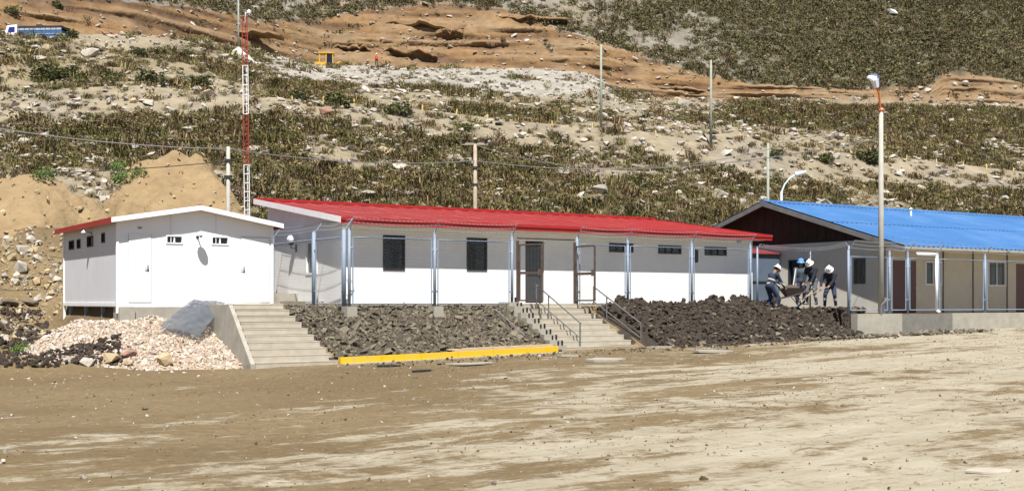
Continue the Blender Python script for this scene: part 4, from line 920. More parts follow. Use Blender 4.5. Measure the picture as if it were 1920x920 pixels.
def heap_pts(n, b0=-3.3, b1=.2, lift=0.0):
    b = rng.uniform(b0, b1, n); l_ = np.interp(b, [-3.2, -2.5, -.1, 1.0], [ed2[0][2] + .8, ed2[0][2] + .6, ed2[-1][2] + .55, ed2[-1][2] + .55]); a = l_ + (np.array([pa(1620, x) for x in b]) - l_) * rng.random(n)
    return [(x, y, z) for x, y, z in zip(a, b, heap_z(a, b) + lift)]
put_children(heap, 'soil_clod', clod, heap_pts(190, lift=.03), [random.uniform(.14, .36) for _ in range(190)], .9)
put_children(heap, 'heap_stone', hst, heap_pts(70, -3.3, -.6, lift=.05) + heap_pts(60, -3.5, -2.4, lift=.05), [random.uniform(.12, .32) for _ in range(130)])
q = heap_pts(5200, -3.5, .25, lift=.01); scatter('small_clods', q, rrot(len(q)), rscl(np.clip(rng.lognormal(-2.3, .45, len(q)), .04, .26), .3), clod, 'crumbled dark soil over the heap', 'soil', heap)
q = heap_pts(900, -3.7, -.4, lift=.02); scatter('small_heap_stones', q, rrot(len(q)), rscl(np.clip(rng.lognormal(-2.6, .4, len(q)), .04, .2), .3), hst, 'small pale stones in the dark heap', 'stones', heap)
# loose stones at the foot of the retaining wall
spill = tag(empty('stone_spill', (P0X, P0Y, 0), TH), 'spill of broken stones along the foot of the retaining wall', 'rubble')
q = [(a, b, bank_z(a, b) + .06) for a, b in zip(rng.uniform(15.5, 24.6, 150), -3.55 - rng.random(150) ** 1.6 * 1.2)]
put_children(spill, 'spill_stone', hst + rub[:3], q, [random.uniform(.12, .36) for _ in q])

q = []
for _ in range(900):
    a = random.uniform(-1.5, 19); b = -2.85 - random.random() ** 2.2 * 2.4; q.append(site(a, b, bank_z(a, b) + .015))
scatter('spilled_stones', q, rrot(len(q)), rscl(np.clip(rng.lognormal(-2.9, .55, len(q)), .025, .22), .3), hst + clod[:3], 'small stones and crumbs spilled on the yard along the banks', 'stones')
# ------------------------------------------------------------------ gravel heap and wire mesh below the white cabin
gh = tag(empty('gravel_heap', (P0X, P0Y, 0), TH), 'heap of pale pinkish gravel below the white cabin', 'gravel heap')
def gravel_z(A, B):
    y = -0.1 + 0.0225 * np.clip(A + 3, -7, 45); bf = np.interp(A, [-8, -5.5, -3.9], [-.75, -1.2, -2.35]); f_ = np.clip((B - bf - .2 * np.sin(A * 1.3)) / (2.0 - bf), 0, 1); s_ = np.clip((A + 10.6 - .55 * B) / 2.0, 0, 1)
    e_ = np.interp(A, [-12, -6, -4.6, -4.0], [1, 1, 1, .85])
    return y - .05 + 1.32 * (f_ ** .8) * (s_ ** .7) * e_ + (fbm(A * 1.5, B * 1.5, 91) - .5) * .25 * np.clip(f_ * 4, 0, 1) * np.clip(s_ * 3, 0, 1)
na_, nb_ = 80, 50; A_, B_ = np.meshgrid(np.linspace(-11, -4.0, na_), np.linspace(-2.6, 2.6, nb_))
amax = lambda b: np.interp(b, [-2.6, -.12, 3], [ed[0][1] - .1, ed[-1][1] - .1, ed[-1][1] - .1])
A_ = -11 + (amax(B_) + 11) * (A_ + 11) / 7.0
link('gravel_body', grid_mesh('gravel_body', np.stack([A_, B_, gravel_z(A_, B_)], -1), nb_, na_, m_gravelbase), gh)
gst = [rock_mesh('gravel_stone', m_gravel, 900 + i, .55, 11) for i in range(7)]
def grav(n, lift=.02):
    b = rng.uniform(-2.5, 2.4, n); a = -10.6 + (amax(b) + 10.55) * rng.random(n); z = gravel_z(a, b) + lift; k = z > bank_z(-8, -2) + .0
    yl = -0.1 + 0.0225 * np.clip(a + 3, -7, 45)
    return [(x, y, w_) for x, y, w_, q_ in zip(a, b, z, yl) if w_ > q_ + .015 - .05]
q = grav(300); put_children(gh, 'gravel_stone', gst, q, [random.uniform(.09, .2) for _ in q])
q = grav(9500, .01); scatter('fine_gravel', q, rrot(len(q)), rscl(np.clip(rng.lognormal(-2.6, .4, len(q)), .03, .18), .3), gst, 'fine pinkish gravel covering the heap', 'gravel', gh)
# dark soil tipped on the front of the gravel, with stones along its foot
ds = tag(empty('soil_patch', (P0X, P0Y, 0), TH), 'dark crumbly soil tipped on the left front of the gravel heap', 'soil patch')
def dpts(n, u0, u1, v0, v1, lift=.05):
    o = []
    while len(o) < n:
        u, v = random.uniform(u0, u1), random.uniform(v0, v1)
        if v < 668 - (u - 85) * .24 - 4: continue
        a, b, z = ray_hit(u, v, lambda A, B: np.maximum(gravel_z(A, B), ground_arr(A, B)), 28, 42, .08); o.append((a, b, z + lift))
    return o
put_children(ds, 'soil_clod', clod, dpts(280, 82, 226, 630, 684), [min(.3, random.lognormvariate(-2.1, .4)) for _ in range(280)])
put_children(ds, 'soil_stone', gst, dpts(24, 82, 226, 630, 684, .1), [random.uniform(.1, .2) for _ in range(24)])
for u, v, wp, k, lb in [(127, 680, 24, 'pale', 'pale stone at the left end of the row under the dark soil'), (163, 684, 34, 'pale', 'grey stone second in the row under the dark soil'), (206, 680, 50, 'tan', 'long yellowish stone in the row at the foot of the gravel'),
    (240, 672, 32, 'red', 'reddish stone at the foot of the gravel heap'), (243, 684, 26, 'tan', 'small tan stone below the reddish one at the gravel foot'), (310, 682, 46, 'tan', 'wide buff stone sunk in the front of the gravel heap'), (160, 634, 24, 'pink', 'pale pink block on top of the gravel heap')]:
    q = dpts(1, u - .5, u + .5, v - .5, v + .5, 0) if v > 668 - (u - 85) * .24 else [(*pix_ground(u, v)[:2], gravel_z(*map(lambda t: np.array([t]), pix_ground(u, v)[:2]))[0])]
    boulder(u, v, wp, k, lb, 'stones round the gravel heap', .55, site(*q[0]), 'stone')
# stack of galvanised wire mesh draped over the gravel
ms = tag(empty('wire_mesh_stack', (0, 0, 0)), 'stack of grey wire mesh sheets slumped on the gravel heap', 'wire mesh')
def on_gravel(u, v, extra=.12):
    a, b, z = ray_hit(u, v, lambda A, B: np.where(B > 2.1, 99, gravel_z(A, B) + extra), 29, 40, .04); p = site(a, b); return at(u, v, p.y)
TL, TR, BL, BR = on_gravel(362, 569), on_gravel(421, 573), on_gravel(299, 618), on_gravel(372, 634)
m_mesh = mat('mesh_wire', (.20, .215, .24), .5, .25, 6, metal=.3)
nn = (TR - TL).cross(BL - TL).normalized(); nn = nn if nn.z > 0 else -nn
for lay in range(4):
    f = MB(); off = nn * (.03 + lay * .045); sh = random.uniform(-.04, .04)
    def S(s, t): 
        p = TL.lerp(TR, s + sh * .3).lerp(BL.lerp(BR, s + sh * .3), t + sh); return p + off + nn * (.03 * math.sin(math.pi * t) + .03 * math.sin(9 * s + lay) + .02 * math.sin(13 * t + 2 * lay))
    NSx, NTx = 22, 26
    for i in range(NSx + 1): f.path([S(i / NSx, k / 9) for k in range(10)], .006, 3)
    for k in range(NTx + 1): f.path([S(i / 7, k / NTx) for i in range(8)], .006, 3)
    f.build('mesh_sheet', m_mesh, ms)

# ------------------------------------------------------------------ left bank: rocks, dark soil, plants
lb_rocks = [(38, 508, 40, 'pale'), (70, 532, 26, 'tan'), (44, 474, 34, 'pale'), (20, 486, 30, 'tan'), (72, 488, 22, 'pale'), (90, 512, 18, 'tan'), (14, 452, 22, 'pale'), (58, 452, 24, 'pale'), (98, 470, 16, 'tan'), (70, 458, 18, 'pale'), (30, 532, 20, 'pale'), (88, 540, 16, 'tan'), (10, 520, 20, 'pale'), (50, 600, 14, 'pale'), (20, 612, 12, 'pale'), (46, 640, 16, 'pale'), (92, 560, 14, 'pale'), (12, 640, 14, 'tan'), (25, 655, 12, 'pale'), (104, 500, 14, 'pale')]
for i, (u, v, wp, k) in enumerate(lb_rocks):
    a, b, z = pix_ground(u, v); boulder(u, v, wp, k, 'rough pale rock on the bank left of the white cabin', 'rocks on the left bank', .65, site(a, b, z), 'bank_rock')
for u, v, wp, lb in [(14, 572, 46, 'flat blue grey rock slab at the left edge of the picture'), (58, 572, 40, 'flat blue grey rock slab beside the corner of the white cabin')]:
    a, b, z = pix_ground(u, v); p = site(a, b, z); s = wp / FP * p.y
    tag(link('rock_slab', rock_mesh('rock_slab', m_greyrock, int(u), .5, 16, .03), None, p + Vector((0, 0, .1)), (0, .1, .6), (s, s * .7, s * .6)), lb, 'rock')
q = []
for _ in range(1300):
    u, v = random.uniform(-140, 116), random.uniform(580, 690); a, b, z = pix_ground(u, v)
    if a < -6.6: q.append(site(a, b, z + .03))
scatter('bank_soil', q, rrot(len(q)), rscl(np.clip(rng.lognormal(-2.15, .45, len(q)), .06, .4), .3), clod, 'dark crumbly soil on the bank left of the gravel heap', 'soil')
q = []
for _ in range(950):
    u, v = random.uniform(-140, 118), random.uniform(425, 640); a, b, z = pix_ground(u, v)
    if a < -6.6 or b > 9.6: q.append(site(a, b, z + .03))
scatter('bank_stones', q, rrot(len(q)), rscl(np.clip(rng.lognormal(-2.0, .5, len(q)), .07, .5), .3), stones[:3] + [rock_mesh('bank_stone', m_tanrock, 330 + i, .6) for i in range(4)], 'small stones strewn over the bank left of the cabin', 'stones')
gb_me = bush_mesh('green_crown', m_green, 520, 360, [(.09, .15, .035), (.12, .19, .05), (.06, .1, .03)], .10)
def green_plant(u, v, wp, label, p=None):
    if p is None: a, b, z = pix_ground(u, v); p = site(a, b, z)
    e = empty('green_plant', p); s = wp / FP * p.y / 1.5; e.scale = (s, s, s); tag(e, label, 'plant'); link('crown', gb_me, e); link('stem', stem_me, e)
green_plant(40, 664, 40, 'small bright green plant at the lower left beside the dark soil')
for u, v, wp, lb in ((232, 340, 46, 'green bush on the saddle between the tan earth mounds'), (262, 325, 26, 'small green bush below the pointed earth mound'), (80, 335, 44, 'green bush behind the left edge mound'), (222, 315, 30, 'dark green bush above the saddle of the mounds')):
    d = 41.0
    while d < 75 and at(u, v, d).z > max(hill_z(u, d) if d > 47 else 0, mound_z(at(u, v, d).x, d)): d += .1
    green_plant(u, v, wp, lb, at(u, v, d) - Vector((0, 0, .05)))
q = []
while len(q) < 900:
    x, y = random.uniform(-30, -9), random.uniform(42, 58); z = mound_z(x, y)
    if z > max(1.6, hill_z((x / y) * FP + CX, y) if abs(x / y) < .6 else 0): q.append((x, y, z + .02))
scatter('mound_stones', q, rrot(len(q)), rscl(np.clip(rng.lognormal(-2.1, .55, len(q)), .05, .6), .3), [rock_mesh('mound_stone', m_tanrock, 970 + i, .6) for i in range(4)], 'buff stones strewn over the tan earth mounds', 'stones')
# pebbles over the yard
q = []; sc = []
while len(q) < 1500:
    a = random.uniform(-22, 34); b = random.uniform(-31, -3.3); p = site(a, b)
    if p.y < 7 or abs(p.x / p.y) > .55 or random.random() > .35 + .65 * (vnoise(a * .3, b * .3, 5)): continue
    q.append((p.x, p.y, bank_z(a, b) + .008)); sc.append(min(.16, random.lognormvariate(-3.35, .5)))
scatter('yard_pebbles', q, rrot(len(q)), rscl(sc, .3), [rock_mesh('pebble', m_pebble, 950 + i, .6, 10) for i in range(5)], 'scattered small pale pebbles over the dirt yard', 'pebbles')

m_crumb = mat('dirt_crumb', (.15, .108, .06), .95, .2, 4, rand=.5)
q = []; sc = []
while len(q) < 4600:
    a = random.uniform(-22, 34); b = random.uniform(-31, -3.0); p = site(a, b)
    if p.y < 7 or abs(p.x / p.y) > .55 or random.random() > .05 + 1.6 * max(0, float(vnoise(a * .35, b * .7, 6)) - .38): continue
    q.append((p.x, p.y)); sc.append(min(.15, random.lognormvariate(-3.5, .45)))
qa = np.array(q); A_, B_ = (qa[:, 0] - P0X) * FX + (qa[:, 1] - P0Y) * FY, -(qa[:, 0] - P0X) * FY + (qa[:, 1] - P0Y) * FX
q = np.concatenate([qa, (ground_arr(A_, B_) + .004)[:, None]], 1)
scatter('yard_crumbs', q, rrot(len(q)), rscl(sc, .35), [rock_mesh('dirt_crumb', m_crumb, 985 + i, .55, 10) for i in range(5)], 'brown dirt crumbs and clods loose on the yard', 'dirt')
# ------------------------------------------------------------------ rock ledges of the road cut
for u, v, wp, hp, lb in [(780, 48, 190, 13, 'long brown overhanging ledge high in the road cut'), (840, 62, 60, 10, 'short dark edged ledge below the long one in the road cut'), (760, 98, 120, 9, 'brown ledge overhanging the dark hollow beside the orange clad worker'), (660, 92, 70, 7, 'small brown ledge above the excavator'), (450, 62, 150, 7, 'low brown ledge left of the mast top'), (1000, 36, 130, 6, 'thin brown ledge near the top of the tall cut'), (1270, 168, 110, 6, 'thin brown ledge in the cut right of the far pole')]:
    p = hill_at(u, v); w2 = wp / FP * p.y; h2 = hp / FP * p.y; n = 26; f = MB(); pts = []; vs = []; fs = []
    for i in range(n + 1):
        t = i / n; x = (t - .5) * w2; k = math.sin(math.pi * t) ** .6; dz = -.06 * w2 * (t - .5) + .9 * h2 * (fbm(t * 7 + u, v, 3) - .5) * 2; pr = k * (.5 + 1.7 * vnoise(t * 13 + u, v + 5, 4))
        vs += [(x, 3, dz + h2 * .8), (x, -pr * .75, dz + h2 * (.35 + .4 * vnoise(t * 11, u, 6))), (x, -pr, dz), (x, -pr * .8, dz - h2 * .25 * k), (x, 3, dz - h2 * .2)]
    for i in range(n):
        for j in range(4): fs.append((5*i+j, 5*i+j+1, 5*i+6+j, 5*i+5+j))
    fs += [(0, 1, 2, 3, 4), tuple(5*n + j for j in (4, 3, 2, 1, 0))]
    f.add(vs, fs); tag(f.build('rock_ledge', m_ledge, None, loc=p + Vector((0, .2, 0))), lb, 'rock ledge')

# ------------------------------------------------------------------ poles, mast, cables
def pole(name, u, Y, v_top, m, r0, r1, label, base=None):
    zt = at(u, v_top, Y).z; zb_ = base if base is not None else hill_z(u, Y) - .3; e = tag(empty(name, (at(u, 0, Y).x, Y, zb_)), label, 'pole')
    f = MB(); f.tube((0, 0, 0), (0, 0, zt - zb_), r0, r1, 10); f.build('shaft', m, e, True); return e, zt - zb_
e, h = pole('utility_pole', 428, 44, 275, m_pole, .085, .07, 'pale grey utility pole behind the white cabin', 1.2)
for z in (h - .5, h - 1.1): f = MB(); f.box(-.12, .12, -.11, .11, z - .04, z + .04); f.build('band', m_darkframe, e)
e, h = pole('utility_pole', 891, 58, 258, m_woodpole, .12, .085, 'brown wooden utility pole with black insulators behind the red roof', 1.2)
f = MB(); f.box(-.62, .62, -.06, .06, h - .36, h - .26); cr = f.build('crossarm', m_woodpole, e)
for x in (-.55, 0.02, .52):
    f = MB(); f.lathe([(.03, 0), (.13, .03), (.06, .09), (.14, .13), (.05, .2), (.001, .22)], (x, 0, h - .26), 9); f.build('insulator', m_black, cr)
f = MB(); f.box(-.15, .15, -.13, .13, h - 1.5, h - 1.4); f.box(-.14, .14, -.12, .12, h - 2.3, h - 2.22); f.build('band', m_darkframe, e)
pole('thin_pole', 1440, 72, 268, m_greenpole, .1, .075, 'thin grey green pole rising behind the blue gable', 1.0)
pole('far_pole', 1127, 118, 84, m_greenpole, .15, .10, 'pale green far pole standing below the white spoil slope')
pole('far_pole', 1333, 114, 113, m_greenpole, .15, .10, 'tall far pole right of the white spoil slope')
pole('far_pole', 447, 160, -6, m_greenpole, .15, .10, 'far grey pole beside the white sand pile')
# tall lamp pole on the retaining wall
LPb = -3.22; la = pa(1652, LPb); lp = tag(empty('lamp_pole', site(la, LPb, .9), 0), 'tall pale concrete lamp pole with an orange bracket before the blue roof', 'lamp pole')
LH = pz(203, la, LPb) - .9; yL = site(la, LPb).y
f = MB(); f.tube((0, 0, 0), (0, 0, LH), .118, .078, 12); f.build('shaft', m_pole, lp, True)
px = yL / FP; f = MB(); f.path([(-.02, -.02, LH - .12), (-.08, -.1, LH + 12*px), (-.14, -.2, LH + 26*px), (-.28, -.3, LH + 40*px)], .035, 7)
f.box(-.10, .10, -.10, .10, LH - .10, LH - .05); br = f.build('bracket', m_orange, lp)
hd = [(-.26, -.3, LH + 36*px), (-.36, -.38, LH + 50*px), (-.62, -.46, LH + 54*px)]
f = MB(); f.tube(hd[0], hd[1], .10, .16, 8); f.tube(hd[1], hd[2], .16, .06, 8); h_ = f.build('lamp_head', m_lampwhite, br)
f = MB(); f.tube((-.22, -.28, LH + 40*px), (-.33, -.36, LH + 54*px), .09, .14, 8); f.tube((-.33, -.36, LH + 54*px), (-.56, -.44, LH + 57.5*px), .14, .05, 8); f.build('lamp_cover', m_lampblue, h_)
f = MB(); f.path([(-.06, -.19, .33), (-.06, -.19, .62), (.1, -.2, .78), (.12, -.16, .9)], .045, 7); f.build('conduit', m_greyboard, lp)
sl_ = tag(empty('street_lamp', (at(1465, 0, 68).x, 68, 1.2)), 'small street lamp with a curved white arm behind the blue roof', 'street lamp')
zt = at(1465, 360, 68).z - 1.2; s_ = 68 / FP
f = MB(); f.tube((0, 0, 0), (0, 0, zt), .09, .08, 8); f.build('shaft', m_lampwhite, sl_)
f = MB(); f.path([(0, 0, zt - .05), (6*s_, 0, zt + 14*s_), (16*s_, 0, zt + 26*s_), (28*s_, 0, zt + 34*s_)], .045, 6); f.build('arm', m_lampwhite, sl_)
f = MB(); f.tube((26*s_, 0, zt + 33*s_), (46*s_, 0, zt + 38*s_), .13, .08, 8); f.build('lamp_head', m_lampwhite, sl_)
# lattice mast
MYd = 47.0; mx_ = at(466, 0, MYd).x; mst = tag(empty('lattice_mast', (mx_, MYd, 1.4)), 'slender red and white lattice mast behind the cabin', 'mast'); mst.rotation_euler = (0, R(-.7), 0)
HM = at(466, 30, MYd).z - 1.4; cuts = [0, at(0, 308, MYd).z - 1.4, at(0, 214, MYd).z - 1.4, at(0, 122, MYd).z - 1.4, HM]; legs = [(-.10, -.055), (.10, -.055), (0, .12)]
for i in range(4):
    f = MB(); z0_, z1_ = cuts[i], cuts[i+1] - .03
    for x, y in legs: f.tube((x, y, z0_), (x, y, z1_), .017, .017, 6)
    n = max(3, int((z1_ - z0_) / .34))
    for k in range(n + 1):
        z = z0_ + (z1_ - z0_) * k / n
        for j in range(3): p, q_ = legs[j], legs[(j+1) % 3]; f.tube((*p, z), (*q_, z), .013, .013, 5)
        if k < n and i in (1, 3): p, q_ = legs[k % 2], legs[1 - k % 2]; f.tube((*p, z), (*q_, z + (z1_ - z0_) / n), .008, .008, 4)
    f.build('mast_section', m_mast_white if i in (0, 2) else m_mast_red, mst)
f = MB(); f.tube((0, 0, HM - .3), (.02, 0, HM + .15), .015); f.tube((.02, 0, HM + .1), (.16, 0, HM + .12), .012); f.lathe([(.001, -.08), (.08, -.05), (.09, .03), (.001, .1)], (.16, 0, HM + .15), 8); f.build('beacon', m_lampwhite, mst)
def cable(A_, B_, sag, m, label, r=.014, n=18):
    f = MB(); pts = [Vector(A_).lerp(Vector(B_), i / n) - Vector((0, 0, sag * 4 * (i / n) * (1 - i / n))) for i in range(n + 1)]
    o_ = pts[0].copy(); f.path([p - o_ for p in pts], r, 5); tag(f.build('cable', m, None, loc=o_), label, 'cable')
cable(at(-300, 183, 36), at(428, 279, 44), .35, m_cable, 'pale overhead cable running from the left edge to the grey pole', .02)
cable(at(428, 279, 44), at(891, 301, 58), .3, m_cable, 'pale overhead cable between the grey pole and the wooden pole', .02)
cable(at(891, 301, 58), at(1652, 259, yL), .75, m_cable, 'pale overhead cable from the wooden pole to the tall lamp pole', .018)
cable(at(891, 272, 58), at(1652, 212, yL), 1.55, m_cable, 'upper sagging cable from the insulators to the tall lamp pole', .012)
cable(at(1652, 212, yL), at(2250, 420, 52), .2, m_darkcable, 'dark cable running from the tall lamp pole to the right edge', .014)
cable(at(-300, 322, 40), at(428, 302, 44), .25, m_darkcable, 'lower dark cable crossing in front of the tan mounds', .016)
# row of yellow stakes along the terrace edge
sk = MB(); sk.prism([(-.05, -.03, 0), (.05, -.03, 0), (.05, -.03, .72), (0, -.03, .8), (-.05, -.03, .72)], (0, .06, 0)); sk.cbox((0, 0, .5), .14, .064, .05); sk_me = sk.mesh('wooden_stake', m_stake)
stk = [548, 606, 664, 730, 792, 856, 914, 973, 1035, 1110, 1165, 1230, 1287, 1388, 1495, 1545, 1596, 1700, 1756, 1806, 1850, 1900]
ordn = ['leftmost', 'second', 'third', 'fourth', 'fifth', 'sixth', 'seventh', 'eighth', 'ninth', 'tenth', 'eleventh', 'twelfth', 'thirteenth', 'fourteenth', 'fifteenth', 'sixteenth', 'seventeenth', 'eighteenth', 'nineteenth', 'twentieth', 'twenty first', 'rightmost']
for iu, u in enumerate(stk):
    v = float(np.interp(u, US, v2t)) + 2; p = hill_at(u, v); tag(link('wooden_stake', sk_me, None, p - Vector((0, 0, .1)), (random.uniform(-.08, .08), random.uniform(-.08, .08), random.uniform(-.3, .3)), (1, 1, random.uniform(.6, .9))), (ordn[iu] + (' from the left' if 0 < iu < 21 else '') + ' of the short yellow stakes along the terrace edge'), 'stake', 'stakes along the terrace')
# wrapped white rock high on the right
p = hill_at(1672, 27); s = 26 / FP * p.y; tag(link('white_boulder', rock_mesh('white_boulder', mat('white_rock', (.72, .72, .72), .8, .1, 2), 66, .6, 16, .04), None, p + Vector((0, -.5, .4)), (.2, .3, 0), (s, s * .7, s * .62)), 'bright white boulder high on the dark slope at upper right', 'boulder')

# ------------------------------------------------------------------ truck on the upper road
tk_p = at(66, 62, 126); tkz = hill_z(52, 126) - 1.35
truck = tag(empty('dump_truck', (tk_p.x, tk_p.y + 2.2, tk_p.z - 1.05), R(-4)), 'white cab truck with a blue cargo bed on the upper road', 'truck')
truck.scale = (.8, .8, .8)
m_cab = mat('cab_white', (.78, .78, .8), .35, .05); m_bed = mat('bed_blue', (.05, .115, .26), .5, .15, 2); m_cabglass = mat('cab_glass', (.02, .03, .16), .08, .1, 2, spec=.7); m_bedtop = mat('bed_rail', (.36, .38, .4), .5, .1)
f = MB(); f.prism([(-3.1, -1.1, .7), (-4.75, -1.1, .7), (-4.75, -1.1, 1.75), (-4.45, -1.1, 2.75), (-3.1, -1.1, 2.85)], (0, 2.2, 0)); f.build('cab', m_cab, truck)
f = MB(); f.prism([(-3.4, -1.115, 1.85), (-4.4, -1.115, 1.75), (-4.2, -1.115, 2.5), (-3.4, -1.115, 2.55)], (0, .012, 0)); f.build('side_window', m_cabglass, truck)
f = MB(); f.box(-2.9, 3.0, -1.15, 1.15, 1.05, 2.05); bd = f.build('cargo_bed', m_bed, truck)
f = MB(); f.box(-2.95, 3.05, -1.19, -1.152, 2.06, 2.3); f.box(-2.95, 3.05, -1.2, -1.152, 1.5, 1.58); f.build('bed_rail', m_bedtop, bd)
f = MB(); f.box(-2.95, 3.05, -1.18, 1.18, 2.31, 2.62); f.build('bed_top', m_darkframe, bd)
for x in [-2.8 + i * .72 for i in range(9)]: f = MB(); f.box(x, x + .09, -1.21, -1.195, 1.05, 2.3); f.build('bed_rib', m_bed, bd)
for x in (-3.8, 1.2, 2.4):
    for y in (-1.0, 1.0): f = MB(); f.tube((x, y - .14, .5), (x, y + .14, .5), .5, .5, 14); wl = f.build('wheel', m_black, truck); f = MB(); f.tube((x, y - .15, .5), (x, y + .15, .5), .24, .24, 10); f.build('rim', m_cab, wl)
f = MB(); f.box(-4.7, 3.0, -.45, .45, .55, .85); f.build('chassis', m_darkframe, truck)
# backhoe on the road
bk = at(606, 122, 176); bkz = hill_z(606, 176)
bh = tag(empty('backhoe', (bk.x, bk.y + 1.2, bkz - .15), R(8)), 'yellow backhoe loader parked on the upper road under the cut', 'backhoe')
m_cat = mat('machine_yellow', (.58, .34, .03), .5, .15, 2)
f = MB(); f.box(-1.9, .3, -.5, .5, .75, 1.5); f.prism([(-1.9, -.5, .75), (-2.2, -.5, .8), (-2.2, -.5, 1.25), (-1.9, -.5, 1.5)], (0, 1, 0)); f.build('body', m_cat, bh)
f = MB()
for x, y in ((-.7, -.75), (-.7, .75), (1.2, -.75), (1.2, .75), (.25, -.75)): f.box(x - .06, x + .06, y - .05, y + .05, 1.0, 2.75)
f.box(-.9, 1.4, -.9, .9, 2.75, 2.92); f.box(-.75, 1.25, -.8, .8, .9, 1.1); cb = f.build('cab', m_cat, bh)
f = MB(); f.box(.32, 1.14, -.76, -.745, 1.12, 2.72); f.build('cab_glass', m_glass, cb); f = MB(); f.box(.2, .7, -.25, .25, 1.1, 1.9); f.build('seat', m_black, cb)
f = MB(); f.tube((1.3, 0, 1.0), (2.3, 0, 1.7), .16, .12, 6); f.tube((2.3, 0, 1.7), (3.2, 0, .7), .12, .09, 6); f.build('boom', m_cat, bh)
f = MB(); f.prism([(3.0, -.35, .75), (3.5, -.35, .65), (3.35, -.35, .15), (2.85, -.35, .3)], (0, .7, 0)); f.build('rear_bucket', m_cat, bh)
f = MB(); f.tube((-1.7, -.6, 1.0), (-3.1, -.6, .5), .1, .1, 6); f.tube((-1.7, .6, 1.0), (-3.1, .6, .5), .1, .1, 6); f.prism([(-3.0, -1.1, .1), (-3.7, -1.1, .1), (-3.3, -1.1, .9), (-3.0, -1.1, .85)], (0, 2.2, 0)); f.build('front_bucket', m_cat, bh)
for x, r in ((-1.4, .45), (.85, .68)):
    for y in (-.9, .9): f = MB(); f.tube((x, y - .18, r), (x, y + .18, r), r, r, 14); wl = f.build('wheel', m_black, bh); f = MB(); f.tube((x, y - .19, r), (x, y + .19, r), r * .5, r * .5, 10); f.build('rim', m_cat, wl)

# ------------------------------------------------------------------ people
def cloth(name, c): return mat(name, c, .9, .2, 6)
m_skin = cloth('skin', (.30, .17, .10)); m_hair = cloth('hair', (.012, .01, .009)); m_navy = cloth('navy_overall', (.022, .032, .065)); m_dark = cloth('dark_jacket', (.016, .019, .03)); m_greytr = cloth('grey_trousers', (.085, .10, .12))
m_boot = cloth('muddy_boot', (.20, .17, .13)); m_refl = cloth('reflective_band', (.52, .50, .42)); m_slate = cloth('slate_jacket', (.06, .078, .09)); m_vest = cloth('orange_vest', (.75, .10, .02)); m_hatw = mat('white_helmet', (.80, .80, .77), .35, .03); m_hatb = mat('blue_helmet', (.10, .30, .68), .35, .05)
def ik(S, H, l1, l2, hint):
    d = H - S; L_ = min(d.length, (l1 + l2) * .999); d = d.normalized(); x = (l1*l1 - l2*l2 + L_*L_) / (2 * L_); y = math.sqrt(max(l1*l1 - x*x, 0)); h = (hint - d * hint.dot(d)).normalized()
    return S + d * x + h * y, S + d * L_
